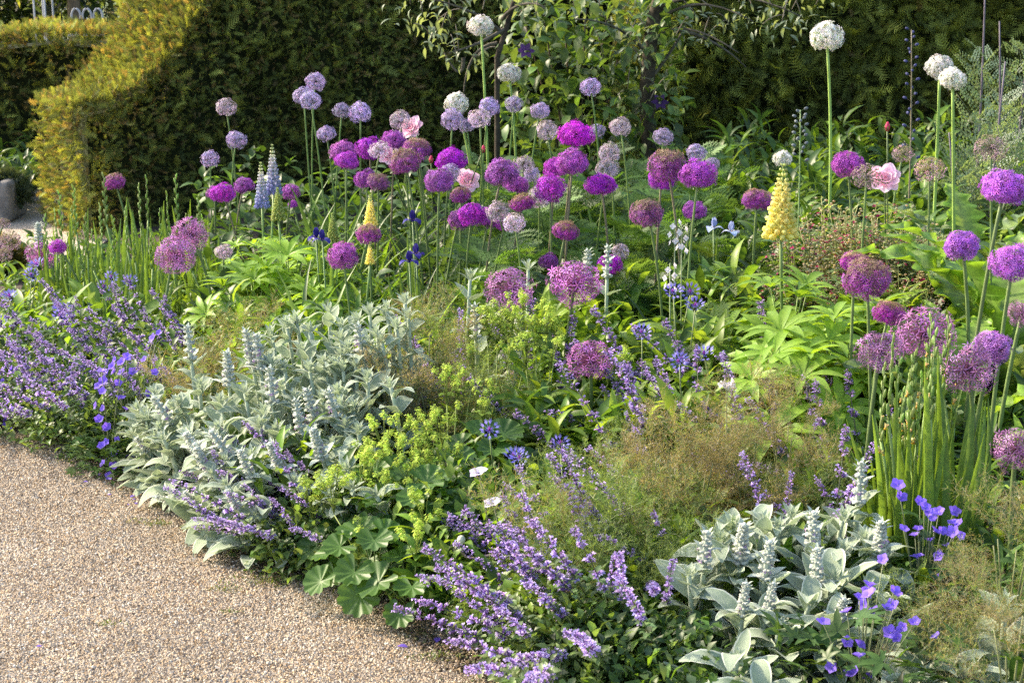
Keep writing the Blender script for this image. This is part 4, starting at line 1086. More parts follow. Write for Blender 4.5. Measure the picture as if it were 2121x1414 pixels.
# ------------------------------------------------------------------ knapweed (blue cornflower heads)
def corn_flower(seed):
    g = np.random.default_rng(seed); mb = MB()
    lt = leaf_t(L=1, W=.14, n=2, fold=.2, a0=.35, bend=.3, p=.9)
    for k in range(11):
        a = k / 11 * 6.283 + g.uniform(-.15, .15); el = g.uniform(.05, .5)
        d = azel([a], [el])[0]; m = d * .016
        mb.inst(lt, frames(azel([a], [el])), np.zeros((1, 3)), np.array([.017]), np.array([(.22, .20, .70)]))
        aa = a + np.array([-.5, -.2, .1, .45]); mb.inst(lt, frames(azel(aa, np.full(4, el + .1))), np.tile(m, (4, 1)), np.array([.013, .017, .016, .012]), jit((.28, .26, .76), 4, .1))
    m = 26; a = g.uniform(0, 6.28, m); mb.inst(lt, frames(azel(a, g.uniform(.6, 1.4, m))), np.zeros((m, 3)), .016 * g.uniform(.7, 1.1, m), jit((.30, .08, .42), m))
    b = blob_t(7, 5, (.06, .08, .04)); mb.add(b[0] * [.006, .006, .010] - [0, 0, .008], b[1], b[2])
    return mb.mesh('knapweed_flower', M_PETAL)
KF = [corn_flower(81), corn_flower(82), corn_flower(83)]
LL = [MB().add(*leaf_t(L=1, W=w_, n=6, fold=.3, a0=a_, bend=b_, p=.85, mid=(.19, .32, .06), edge=(.13, .25, .035))).mesh('lance_leaf', M_LEAF) for w_, a_, b_ in ((.24, .3, 1.0), (.28, .2, .7), (.22, .5, 1.5), (.3, .1, .4))]
def knapweed(px, D, fl, nleaf, label, group, L=.15, h=.2, r=.1):
    bx = xat(px, D); t = thing('knapweed', label, 'knapweed', (bx, D, 0), 0, group)
    for k in range(nleaf):
        a = k * 2.4 + U(-.4, .4); z = h * U(.1, 1.0)
        part('leaf', pick(LL), t, fr1(a, U(.2, 1.0), U(-.5, .5)), (math.cos(a) * r * U(.1, .7), math.sin(a) * r * U(.1, .7), z), L * U(.7, 1.2))
    Vt, Ft = tube([(0, 0, 0), (.003, 0, h * .5), (0, 0, h)], .003, 5); part('stem', MB().add(Vt, Ft, (.13, .19, .06)).mesh('knap_stem', M_STEM), t)
    for fx, fy, dd in fl:
        q = at(fx, fy, D + dd); e = np.array([q.x - bx, dd, q.z])
        Vt, Ft = tube(bez((0, 0, .02), e * [.4, .4, .6], e - [0, 0, .01], 5), .002, 4); part('flower_stalk', MB().add(Vt, Ft, (.14, .19, .07)).mesh('knap_stalk', M_STEM), t)
        n = nrm(np.array([U(-.5, .3), U(-1.0, -.3), U(.4, 1)])); tl = frames(n[None])[0]
        part('flower', pick(KF), t, np.stack([tl[:, 0], -tl[:, 2], tl[:, 1]], -1), e, U(.95, 1.25))
for px, D, fl, n in [(1030, 4.35, [(1014, 890, -.05)], 16), (1090, 4.3, [(1078, 950, 0), (1065, 945, .02)], 16), (1160, 4.3, [(1045, 1035, -.1)], 18), (1220, 4.25, [], 16), (1180, 4.1, [(1160, 920, .2)], 16), (950, 4.0, [(932, 1085, 0), (965, 1045, .1)], 14), (1100, 4.05, [], 16), (1250, 4.4, [], 14), (1000, 4.15, [], 14)]:
    knapweed(px, D, fl, n, 'lance-leaved knapweed between lady mantle and catmint, {ord} from the lady mantle', 'knapweeds in the middle')
for px, D, fl, n in [(1410, 5.0, [(1408, 745, -.3), (1440, 635, 0), (1395, 605, 0)], 16), (1500, 4.9, [(1460, 735, -.1)], 16), (1330, 4.9, [(1330, 690, 0)], 16), (1420, 4.6, [(1408, 748, 0)], 14), (1380, 5.3, [(1430, 605, 0)], 14)]:
    knapweed(px, D, fl, n, 'lance-leaved knapweed below the long allium stems, {ord} from the starry allium', 'knapweeds below the alliums', L=.18, h=.28)
for px, D, fl, n in [(70, 6.4, [(65, 570, 0), (78, 550, 0), (20, 615, 0)], 16), (140, 6.3, [(130, 640, -.2), (125, 635, -.2), (125, 655, -.25)], 16), (20, 6.2, [(22, 615, 0)], 16), (215, 6.5, [(215, 595, 0), (230, 575, 0)], 14), (270, 6.4, [(270, 585, 0)], 14), (-30, 6.0, [(2, 668, 0)], 14)]:
    knapweed(px, D, fl, n, 'blue-flowered knapweed behind the far catmint, {ord} from the box shrub', 'knapweeds at the end of the bed')

# ------------------------------------------------------------------ lupins
def palm_leaf(seed, nl=9):
    g = np.random.default_rng(seed); mb = MB()
    T = leaf_t(L=1, W=.25, n=5, fold=.35, a0=.35, bend=.9, p=1.05, mid=(.27, .43, .06), edge=(.20, .36, .035))
    a = np.arange(nl) * 2 * math.pi / nl + .1 * g.standard_normal(nl)
    mb.inst(T, frames(azel(a, g.uniform(.0, .35, nl))), np.zeros((nl, 3)), g.uniform(.8, 1.05, nl))
    return mb.mesh('lupin_leaf', M_LEAF)
PL = [palm_leaf(91), palm_leaf(92, 8), palm_leaf(93, 10)]
def lupin_spike(seed, n, lo, hi, tip):
    """unit height"""
    g = np.random.default_rng(seed); mb = MB(); b = blob_t(6, 4)
    pt = leaf_t(L=1, W=.95, n=3, fold=.5, a0=.7, bend=1.1, p=.9)
    for k in range(n):
        f = k / (n - 1); m = max(5, int(9 - 4 * f)); a = np.arange(m) / m * 6.283 + k * .4 + .16 * g.standard_normal(m)
        col = (np.array(lo) * (1 - f) + np.array(hi) * f) if f < .7 else np.array(hi) * (1 - (f - .7) / .3) + np.array(tip) * (f - .7) / .3
        sz = .105 * (1 - .78 * f) + .010
        r = .085 * (1 - .85 * f)
        P = np.stack([np.cos(a) * r, np.sin(a) * r, np.full(m, f * .96)], 1)
        d = azel(a, np.full(m, .1 + 1.0 * f))
        mb.inst(b, frames(d), P + d * sz * .55, np.stack([np.full(m, sz * .26), np.full(m, sz * .62), np.full(m, sz * .40)], 1) * g.uniform(.8, 1.15, (m, 1)), jit(col, m, .1, .03))
        if f < .75: mb.inst(pt, frames(azel(a, np.full(m, .95) + .15 * g.standard_normal(m))), P + d * sz * .3, sz * 1.05, np.clip(jit(col * 1.05, m, .1, .03), 0, 1))
    Vt, Ft = tube([(0, 0, -.05), (0, 0, .98)], [.018, .008], 6); mb.add(Vt, Ft, (.2, .3, .08))
    return mb.mesh('lupin_spike', M_PETAL)
LSP = {'blue': lupin_spike(1, 14, (.30, .33, .55), (.60, .66, .54), (.46, .55, .26)), 'yellow': lupin_spike(2, 15, (.84, .82, .24), (.84, .84, .32), (.50, .62, .20)), 'bud': lupin_spike(3, 20, (.42, .50, .14), (.42, .52, .16), (.36, .48, .12))}
def lupin(px, D, leaves, spikes, label, group, hl=.4, r=.22, L=.085):
    bx = xat(px, D); t = thing('lupin', label, 'lupin', (bx, D, 0), 0, group)
    for k in range(leaves):
        a = k * 2.39996; f = (k + .5) / leaves
        p = np.array([math.cos(a) * r * f ** .5, math.sin(a) * r * f ** .5, hl * (1.05 - .55 * f) * U(.85, 1.1)])
        n = nrm(np.array([math.cos(a) * .6 * f + U(-.3, .3), math.sin(a) * .6 * f + U(-.4, .2), 1.0])); tl = frames(n[None], up=(U(-1, 1), U(-1, 1), .2))[0]
        part('leaf', pick(PL), t, np.stack([tl[:, 0], -tl[:, 2], tl[:, 1]], -1), p, L * U(.75, 1.25))
        Vt, Ft = tube(bez((0, 0, 0), p * [.3, .3, .75], p, 5), .0022, 4); part('leaf_stalk', MB().add(Vt, Ft, (.18, .27, .07)).mesh('lupin_stalk', M_STEM), t)
    for sx, y0, y1, kind, dd in spikes:
        top, bot = at(sx, y0, D + dd), at(sx, y1, D + dd); h = (top - bot).length
        e = np.array([bot.x - bx, dd, bot.z])
        Vt, Ft = tube(bez((0, 0, 0), e * [.6, .6, .6], e, 6), .005, 6); part('flower_stem', MB().add(Vt, Ft, (.18, .27, .08)).mesh('lupin_stem', M_STEM), t)
        part('flower_spike', LSP[kind], t, fr1(U(-.1, .1), 0) @ np.eye(3), e, np.array([h * (.92 if kind == 'blue' else 1.28 if h > .15 else 1.2)] * 2 + [h]))
lupin(560, 6.7, 18, [(567, 298, 400, 'blue', .1), (543, 335, 428, 'blue', 0)], 'lupin with two blue and white spikes before the yew hedge', 'lupins', hl=.42)
lupin(610, 6.3, 22, [(577, 388, 455, 'bud', 0)], 'bright leafy lupin with a pale green budded spike', 'lupins', hl=.44, r=.26, L=.10)
lupin(700, 6.2, 20, [(768, 402, 465, 'yellow', .1), (690, 440, 500, 'bud', 0)], 'leafy lupin with a yellow spike beside the allium stems', 'lupins', hl=.42, r=.24, L=.10)
lupin(540, 6.2, 16, [], 'bright green leafy lupin without flowers by the gladiolus', 'lupins', hl=.38, r=.22, L=.10)
lupin(745, 5.95, 8, [(767, 500, 545, 'yellow', 0)], 'small lupin with a low yellow spike by a magenta allium', 'lupins', hl=.28, r=.14)
lupin(640, 5.9, 18, [], 'low leafy lupin in front of the budded lupin', 'lupins', hl=.32, r=.26, L=.10)
lupin(1625, 5.2, 16, [(1617, 338, 488, 'yellow', -.05)], 'tall lupin with one big pale yellow flower spike', 'lupins', hl=.52, r=.24, L=.12)
lupin(1690, 4.85, 18, [], 'leafy lupin with long leaflets below the yellow spike', 'lupins', hl=.50, r=.24, L=.13)
lupin(1640, 4.65, 14, [], 'leafy lupin low behind the bronze fennel', 'lupins', hl=.42, r=.22, L=.13)
lupin(1770, 5.1, 12, [], 'leafy lupin below the red-flowered haze', 'lupins', hl=.52, r=.2, L=.12)

# ------------------------------------------------------------------ sword-leaved plants
SW = [MB().add(*leaf_t(L=1, W=w_, n=7, fold=.5, a0=a_, bend=b_, p=.55, q=.7, mid=(.14, .24, .05), edge=(.12, .21, .04))).mesh('sword_leaf', M_LEAF) for w_, a_, b_ in ((.055, .05, .2), (.06, .0, .35), (.05, .1, .1), (.06, .05, .7))]
def bud_spike(seed, n, col, tipc):
    g = np.random.default_rng(seed); mb = MB(); b = blob_t(6, 5)
    for k in range(n):
        f = k / n; s = 1 if k % 2 else -1
        P = np.array([[s * .022 * (1 - .5 * f), .012 * g.standard_normal(), f]])
        d = nrm(np.array([[s * .22, .05 * g.standard_normal(), 1.0]]))
        mb.inst(b, frames(d), P + d * .04, np.array([[.024, .10, .024]]) * (1 - .35 * f), jit(np.array(col) * (1 - f) + np.array(tipc) * f, 1, .1))
    Vt, Ft = tube([(0, 0, -.03), (0, 0, .95)], [.013, .007], 5); mb.add(Vt, Ft, (.20, .30, .08))
    return mb.mesh('bud_spike', M_LEAF)
BSP = [bud_spike(1, 9, (.24, .34, .11), (.28, .40, .14)), bud_spike(2, 11, (.24, .34, .11), (.28, .40, .14))]
def sword_plant(name, label, cat, group, px, py, D, blades, sh, spread, w=1.0, flowers=None):
    top = at(px, py, D); lean = U(-.02, .06)
    t = thing(name, label, cat, (top.x + lean, D, 0), U(-.4, .4), group)
    h = top.z
    for k in range(blades):
        s = (k - (blades - 1) / 2) / max(1, blades - 1) * 2
        d = nrm(np.array([s * spread + U(-.06, .06), U(-.12, .12), 1.0]))
        fr = frames(d[None], up=(U(-.4, .4), -1, .3))[0]
        part('leaf', pick(SW), t, fr, (s * .03, U(-.02, .02), 0), np.array([w, 1, 1]) * h * U(.62, .95) * (1.0 - .2 * abs(s)))
    e = np.array([-lean, 0, h * (1 - sh)])
    Vt, Ft = tube(bez((0, 0, 0), (0, 0, h * .4), e, 5), .004, 5); part('flower_stem', MB().add(Vt, Ft, (.20, .30, .08)).mesh('sword_stem', M_STEM), t)
    sp = part('bud_spike', pick(BSP), t, fr1(U(0, 6.28), 0), e, h * sh)
    if flowers:
        T = flowers
        for k in range(int(U(2, 6))):
            a = U(0, 6.28); part('flower', T, t, fr1(a, .4), e + np.array([math.cos(a) * .008, math.sin(a) * .008, h * sh * U(-.25, .75)]), U(.8, 1.2))
for px, py in [(122, 392), (150, 382), (113, 430), (148, 425), (213, 358), (206, 420), (287, 378), (302, 360), (343, 395), (363, 357), (410, 402), (418, 440), (92, 440), (176, 440), (234, 445), (258, 425), (330, 430), (385, 440), (190, 470), (275, 460), (312, 470), (355, 470), (140, 480), (230, 500), (395, 480), (170, 520)]:
    D = 7.2 + U(-.3, .35) - (py - 360) * .004
    sword_plant('gladiolus', 'sword-leaved green gladiolus with a budded spike before the buttress, {ord} from the bench', 'gladiolus', 'gladiolus before the yew buttress', px, py, D, 6, .33, .22)
def cup_flower():
    mb = MB(); a = np.arange(6) * 1.047
    mb.inst(leaf_t(L=1, W=.6, n=3, fold=.2, a0=.9, bend=1.1, p=1.1), frames(azel(a, np.full(6, .5))), np.zeros((6, 3)), .014, jit((.72, .68, .34), 6, .05))
    b = blob_t(5, 3); mb.add(b[0] * .003, b[1], (.6, .42, .04)); return mb.mesh('yellow_flower', M_PETAL)
CUP = cup_flower()
for px, py in [(1806, 688), (1822, 735), (1905, 648), (1912, 672), (1942, 655), (1862, 758), (1790, 745), (1832, 800), (1848, 772), (1884, 762), (1870, 720), (1930, 720), (1960, 740)]:
    D = 4.0 + U(-.1, .1)
    sword_plant('satin_flower', 'sword-leaved satin flower with small cream blooms by starry alliums, {ord} from the fennel', 'satin flower', 'cream satin flowers', px + (40 if px < 1850 else 25), py, D, 6, .3, .18, w=.85, flowers=CUP)

# ------------------------------------------------------------------ roses
def rose_head(seed):
    g = np.random.default_rng(seed); mb = MB()
    for ring, (n, r, el, s) in enumerate([(5, .004, 1.35, .55), (6, .010, 1.15, .75), (7, .015, .9, .95), (7, .018, .55, 1.1)]):
        a = np.arange(n) / n * 6.283 + ring * .5 + .15 * g.standard_normal(n)
        T = leaf_t(L=.034, W=.036, n=5, fold=.35, a0=-.3, bend=-1.1 + .35 * ring, p=1.0, q=.55)
        mb.inst(T, frames(azel(a, np.full(n, el) + .1 * g.standard_normal(n))), np.stack([np.cos(a) * r, np.sin(a) * r, a * 0], 1), s * g.uniform(.9, 1.1, n), np.clip(jit((.86, .63, .70), n, .06, .02) * (1.0 + .02 * ring), 0, .95))
    return mb.mesh('rose_head', M_PETAL)
RH = [rose_head(5), rose_head(6), rose_head(7)]
RL = [MB().add(*leaf_t(L=1, W=.6, n=5, fold=.25, a0=.2, bend=b_, p=.75, mid=(.08, .15, .045), edge=(.055, .11, .035))).mesh('rose_leaf', M_LEAF) for b_ in (.5, .9, 1.3)]
def rose_bud():
    b = blob_t(7, 6, (.52, .06, .14)); mb = MB(); V = b[0] * [.009, .009, .017]; V[:, :2] *= (1 - .35 * (V[:, 2:] / .017)); mb.add(V, b[1], b[2])
    a = np.arange(5) * 1.256; mb.inst(leaf_t(L=.022, W=.007, n=3, fold=.2, a0=0, bend=.3), frames(azel(a, np.full(5, 1.25))), np.stack([np.cos(a) * .006, np.sin(a) * .006, np.full(5, -.016)], 1), 1.0, jit((.12, .2, .06), 5))
    return mb.mesh('rose_bud', M_PETAL)
RB = rose_bud()
def rose_bush(px, D, nleaf, r, h, fl, buds, label):
    bx = xat(px, D); t = thing('rose_bush', label, 'rose bush', (bx, D, 0), 0, 'rose bushes')
    ends = [(at(x, y, D + dd), 'f', w_) for x, y, dd, w_ in fl] + [(at(x, y, D + dd), 'b', 1) for x, y, dd in buds]
    for k in range(6):
        a = k * 1.05; e = np.array([math.cos(a) * r * .7, math.sin(a) * r * .6, h * U(.7, .95)])
        Vt, Ft = tube(bez((0, 0, 0), e * [.3, .3, .6], e, 6), .004, 5); part('cane', MB().add(Vt, Ft, (.09, .13, .05)).mesh('rose_cane', M_STEM), t)
    for q, kind, w_ in ends:
        e = np.array([q.x - bx, q.y - D, q.z])
        Vt, Ft = tube(bez((0, 0, 0), e * [.5, .5, .6], e, 6), .003, 5); part('flower_stem', MB().add(Vt, Ft, (.11, .16, .06)).mesh('rose_stem', M_STEM), t)
        n = nrm(np.array([U(-.3, .5), -.75, .6])) if kind == 'f' else np.array([.05, 0, 1.0]); tl = frames(n[None])[0]
        part('flower' if kind == 'f' else 'bud', pick(RH) if kind == 'f' else RB, t, np.stack([tl[:, 0], -tl[:, 2], tl[:, 1]], -1), e, w_)
    for k in range(nleaf):
        a = k * 2.4; f = U(.25, 1); p = np.array([math.cos(a) * r * f, math.sin(a) * r * f * .8, h * U(.25, 1.0)])
        part('leaf', pick(RL), t, fr1(a + U(-.6, .6), U(-.3, .5), U(-.4, .4)), p, U(.05, .085))
rose_bush(905, 7.3, 130, .42, .66, [(852, 266, -.2, 1.05), (803, 322, -.3, .95), (968, 374, -.3, 1.05)], [(1001, 309, -.4), (861, 257, 0), (893, 330, -.3)], 'rose bush with three pink blooms behind the magenta alliums')
rose_bush(1830, 6.1, 60, .3, .55, [(1832, 372, -.4, 1.1)], [(1838, 262, -.2)], 'rose bush with one pale pink bloom behind a seeding allium')

# ------------------------------------------------------------------ big toothed leaves
def toothed(seed, g_=(.17, .30, .04)):
    g = np.random.default_rng(seed); n = 44; t = np.linspace(0, 1, n + 1)
    wd = .19 * np.sin(np.pi * np.clip(t, .03, .985) ** .8) ** .8
    tooth = 1 - .45 * (np.abs(((t * 9.5) % 1) - .5) * 2) ** 1.3
    ang = .35 - 1.25 * t; st = 1 / n
    y = np.concatenate([[0], np.cumsum(np.cos(ang[:-1]) * st)]); z = np.concatenate([[0], np.cumsum(np.sin(ang[:-1]) * st)])
    V, C = [], []
    for i in range(n + 1):
        for k in (-1, -.55, -.06, .06, .55, 1):
            ww = wd[i] * (tooth[i] if abs(k) == 1 else 1)
            V.append((k * ww, y[i] + .05 * abs(k) * wd[i], z[i] + .28 * abs(k) * ww + .03 * math.sin(i * .85 + k * 3 + seed) * abs(k) + .008 * (i % 5 == 0)))
            C.append(np.array((.22, .32, .09)) if abs(k) < .1 else np.array(g_) * (1.5 if (i % 5 == 0) else 1))
    F = []
    for i in range(n):
        for j in range(5):
            a = i * 6 + j; F += [(a, a + 1, a + 7), (a, a + 7, a + 6)]
    return MB().add(V, F, C).mesh('toothed_leaf', M_LEAF)
TL = [toothed(1), toothed(2), toothed(3)]
TLG = [toothed(4, (.13, .20, .09)), toothed(5, (.15, .21, .11))]
def cardoon(px, D, leaves, label):
    t = thing('cardoon', label, 'cardoon', (xat(px, D), D, 0), 0, 'big-leaved plants')
    for az, el, L, z, grey in leaves:
        part('leaf', pick(TLG if grey else TL), t, fr1(R(az), R(el), U(-.25, .25)), (math.cos(R(az)) * .03, math.sin(R(az)) * .03, z), L)
cardoon(2075, 5.25, [(182, 48, .62, .33, 0), (195, 62, .66, .3, 0), (95, 50, .62, .2, 0), (60, 56, .6, .2, 0), (150, 62, .62, .25, 0), (20, 50, .7, .2, 0), (-30, 40, .6, .2, 0), (215, 35, .55, .2, 1), (120, 50, .7, .2, 0), (255, 50, .5, .15, 1), (-70, 40, .5, .1, 0), (75, 65, .62, .2, 0), (165, 40, .6, .2, 0)], 'bright backlit toothed-leaved cardoon below the violet alliums')
cardoon(1960, 4.75, [(170, 42, .5, .22, 1), (200, 50, .45, .2, 1), (120, 60, .5, .2, 0), (60, 50, .5, .2, 0), (240, 40, .4, .2, 1), (-20, 45, .45, .15, 0), (-60, 35, .42, .1, 0), (90, 70, .45, .2, 0)], 'greyer toothed-leaved cardoon above the starry alliums')
cardoon(1985, 6.3, [(170, 50, .5, .35, 1), (10, 50, .5, .35, 1), (90, 65, .5, .3, 0), (230, 45, .45, .3, 0), (-60, 45, .5, .3, 1), (130, 40, .5, .35, 0)], 'grey-leaved cardoon behind the seeding alliums')

# ------------------------------------------------------------------ red-flowered haze
def haze_mesh(seed):
    g = np.random.default_rng(seed); ms, mf = MB(), MB(); ll = leaf_t(L=1, W=.22, n=2, fold=.2)
    T = star_t(.8, .5, -.1, npet=5)
    for k in range(26):
        a = g.uniform(0, 6.28); e = np.array([math.cos(a) * g.uniform(.02, .17), math.sin(a) * g.uniform(.02, .17), g.uniform(.72, 1.0)])
        P = bez((0, 0, .0), e * [.3, .3, .6], e, 8)
        Vt, Ft = tube(P, .0018, 3); ms.add(Vt, Ft, (.30, .33, .15))
        m = 26; ii = g.integers(2, 8, size=m); d = azel(g.uniform(0, 6.28, m), g.uniform(-.1, .9, m))
        ms.inst(ll, frames(d), P[ii], .045 * g.uniform(.4, 1.2, m), jit((.26, .34, .13), m, .2))
        m = 16; d = azel(g.uniform(0, 6.28, m), g.uniform(0, 1.2, m)); q = P[-1] - g.uniform(0, .22, (m, 1)) * [0, 0, 1] + d * g.uniform(.01, .045, (m, 1))
        ms.inst(blob_t(4, 3), frames(d), q, .0055, jit((.40, .36, .24), m, .2))
        m = 2; ii = g.integers(0, 16, size=m)
        mf.inst(T, frames(d[ii]), q[ii] + d[ii] * .004, .009, jit((.36, .025, .12), m, .25))
    return ms.mesh('haze_stems', M_LEAF), mf.mesh('haze_flowers', M_PETAL)
HZ = [haze_mesh(1), haze_mesh(2)]
for px, D, h in [(1650, 5.75, .66), (1700, 5.9, .72), (1750, 5.8, .70), (1800, 5.9, .68), (1850, 5.75, .66), (1720, 5.5, .58), (1790, 5.45, .55), (1860, 5.5, .55), (1670, 5.5, .52), (1905, 5.8, .62)]:
    t = thing('hounds_tongue', 'misty stemmed plant with crimson specks behind the lupin leaves, {ord} from the yellow lupin', 'wildflower', (xat(px, D), D, 0), U(0, 6), 'crimson-flowered haze')
    s, f = pick(HZ); part('stems', s, t, None, (0, 0, 0), np.array([1, 1, h]), kind='stuff'); part('flowers', f, t, None, (0, 0, 0), np.array([1, 1, h]), kind='stuff')

# ------------------------------------------------------------------ delphiniums, meadow rue
def delph(px, y0, y1, D, n, col, stemc, label):
    top, bot = at(px, y0, D), at(px, y1, D); t = thing('delphinium', label, 'delphinium', (bot.x, D, 0), 0, 'delphiniums')
    P = bez((0, 0, 0), (0.01, 0, top.z * .5), (top.x - bot.x, 0, top.z), 14)
    Vt, Ft = tube(P, np.linspace(.0055, .002, 14), 5); part('stem', MB().add(Vt, Ft, stemc).mesh('delph_stem', M_STEM), t)
    b = blob_t(6, 5)
    me = MB().add(b[0] * [.007, .012, .007] + [0, .012, 0], b[1], col); Vt, Ft = tube([(0, -.035, -.008), (0, 0, 0)], .0011, 3); me.add(Vt, Ft, stemc)
    me = me.mesh('delph_bud', M_PETAL)
    f0 = bot.z / top.z
    for k in range(n):
        f = f0 + (1 - f0) * (k / (n - 1)) ** .75; i = min(12, int(f * 13)); q = P[i] + (P[i + 1] - P[i]) * (f * 13 - i); a = k * 2.4
        part('bud', me, t, fr1(a, .35), q + np.array([math.cos(a), math.sin(a), .2]) * (.034 - .022 * f), 1.15 - .4 * f)
    for k in range(5):
        a = k * 1.3; part('leaf', LLM, t, fr1(a, .4), (0, 0, top.z * (.2 + .06 * k)), .09)
mb = MB().add(LOBE[0], LOBE[1], LOBE[2] * np.array((.09, .17, .04))); LLM = mb.mesh('lobed_leaf', M_LEAF)
delph(1888, 62, 330, 6.9, 26, (.10, .11, .26), (.17, .15, .10), 'tall thin delphinium with dark blue buds before the hedge')
delph(1658, 228, 335, 6.1, 22, (.20, .24, .26), (.17, .26, .10), 'short delphinium with grey-blue buds above the yellow lupin')
def rue_leaf(seed):
    g = np.random.default_rng(seed); mb = MB(); T = leaf_t(L=1, W=.8, n=2, fold=.2, a0=.1, bend=.4, p=1.1)
    for k in range(9):
        y = .15 + .09 * k
        for s in (-1, 1):
            for j in (.12, .22, .32):
                L = .13 * (1.1 - .05 * k)
                mb.inst(T, frames(np.array([[s * .8, .6, .1], [s * .3, .9, .2]])), np.array([[s * j * (1 - .07 * k), y + j * .4, -.25 * y * y]] * 2) + .01 * g.standard_normal((2, 3)), L * .55, jit((.17, .25, .17), 2, .15))
    Vt, Ft = tube(bez((0, 0, 0), (0, .5, 0), (0, 1, -.22), 5), .006, 3); mb.add(Vt, Ft, (.16, .2, .12))
    return mb.mesh('rue_leaf', M_LEAF)
RU = [rue_leaf(1), rue_leaf(2)]
for px, D, ht, n in [(1985, 7.4, 1.5, 34), (2060, 7.6, 1.5, 34), (2120, 7.3, 1.42, 34), (2010, 7.0, 1.1, 30), (2085, 7.0, .95, 30), (1950, 7.1, .8, 24), (2150, 7.0, 1.0, 24), (2030, 7.2, 1.25, 30)]:
    t = thing('meadow_rue', 'tall blue-green ferny meadow rue before the yew hedge, {ord} from the white alliums', 'meadow rue', (xat(px, D), D, 0), 0, 'meadow rues')
    P = bez((0, 0, 0), (.02, 0, ht * .5), (U(-.05, .05), 0, ht), 8); Vt, Ft = tube(P, np.linspace(.008, .003, 8), 6); part('stem', MB().add(Vt, Ft, (.12, .10, .13)).mesh('rue_stem', M_STEM), t)
    for k in range(n):
        f = .15 + .75 * k / n; a = k * 2.4; part('leaf', pick(RU), t, fr1(a, U(.45, 1.15), U(-.8, .8)), (0, 0, ht * f * .82), .27 * (1.15 - .75 * f))

# ------------------------------------------------------------------ silver-leaved pear tree and climber
PR = [MB().add(*leaf_t(L=1, W=.32, n=4, fold=.3, a0=.1, bend=b_, p=.9, mid=(.20, .26, .16), edge=(.15, .20, .12))).mesh('pear_leaf', M_LEAF) for b_ in (.5, 1.0, 1.5)]
def pear(label, trunk, branches, clusters, D):
    b0 = at(*trunk[0], D); t = thing('pear_tree', label, 'tree', (b0.x, D, 0), 0, 'pear trees')
    def loc(px, py, dd=0): q = at(px, py, D + dd); return np.array([q.x - b0.x, dd, q.z])
    pts = [np.array([0, 0, 0.0])] + [loc(*p) for p in trunk[1:]]
    d = nrm(pts[-1] - pts[-2]); pts += [pts[-1] + d * .3 + np.array([.03, 0, .1]), pts[-1] + d * .7]
    Vt, Ft = tube(pts, np.linspace(.044 if len(trunk) > 3 else .014, .028 if len(trunk) > 3 else .011, len(pts)), 9); part('trunk', MB().add(Vt, Ft, (.055, .046, .034)).mesh('pear_trunk', M_BARK), t)
    for br in branches:
        P = np.array([loc(*p) for p in br])
        if len(P) == 3: P = bez(P[0], 2 * P[1] - (P[0] + P[2]) / 2, P[2], 9)
        Vt, Ft = tube(P, np.linspace(.010, .003, len(P)), 6); part('branch', MB().add(Vt, Ft, (.10, .09, .07)).mesh('pear_branch', M_BARK), t)
    for px, py, n, sp in clusters:
        c = loc(px, py, U(-.25, .2))
        tw = c + np.array([U(-.12, .12), U(-.05, .1), U(.04, .14)])
        Vt, Ft = tube(bez(tw, (tw + c) / 2 + [0, 0, .03], c, 5), .0025, 4); part('twig', MB().add(Vt, Ft, (.16, .14, .11)).mesh('pear_twig', M_BARK), t)
        for k in range(int(n * 1.6)):
            q = c + rng.standard_normal(3) * sp
            part('leaf', pick(PR), t, fr1(U(0, 6.28), U(-1.2, .3), U(-.6, .6)), q, U(.038, .068))
pear('silver-leaved pear tree with a grey trunk at the end of the dark hedge', [(1345, 430), (1345, 330), (1340, 180), (1350, 60), (1370, -20)],
     [[(1348, 60, 0), (1440, 10, -.1), (1560, 45, -.3)], [(1350, 90, 0), (1420, 60, -.1), (1530, 110, -.3)], [(1345, 120, 0), (1280, 60, -.1), (1190, 40, -.3)], [(1355, 20, 0), (1500, -10, -.2), (1660, 35, -.4)], [(1342, 170, 0), (1400, 90, 0), (1430, 20, .1)], [(1400, 60, -.1), (1480, 90, -.1), (1545, 140, 0)]],
     [(1340, 60, 8, .06), (1325, 120, 8, .06), (1330, 140, 8, .06), (1250, 150, 7, .05), (1260, 155, 5, .05), (1300, 185, 7, .05), (1330, 100, 8, .06), (1440, 30, 8, .06), (1475, 20, 8, .06), (1465, 75, 5, .03), (1510, 50, 5, .04), (1560, 20, 9, .06), (1600, 15, 9, .06), (1640, 20, 9, .06), (1580, 50, 7, .05), (1620, 45, 6, .05), (1660, 35, 5, .04),
      (1400, 75, 6, .04), (1455, 85, 4, .02), (1290, 20, 8, .07), (1240, 15, 8, .07), (1190, 25, 7, .06), (1380, 150, 5, .04), (1345, 210, 6, .05), (1250, 110, 6, .05), (1320, 250, 6, .05), (1360, 180, 6, .05), (1335, 30, 8, .06), (1300, 100, 7, .06), (1275, 60, 7, .06), (1420, 10, 8, .06), (1530, 5, 8, .06), (1690, 10, 7, .06)], 8.75)
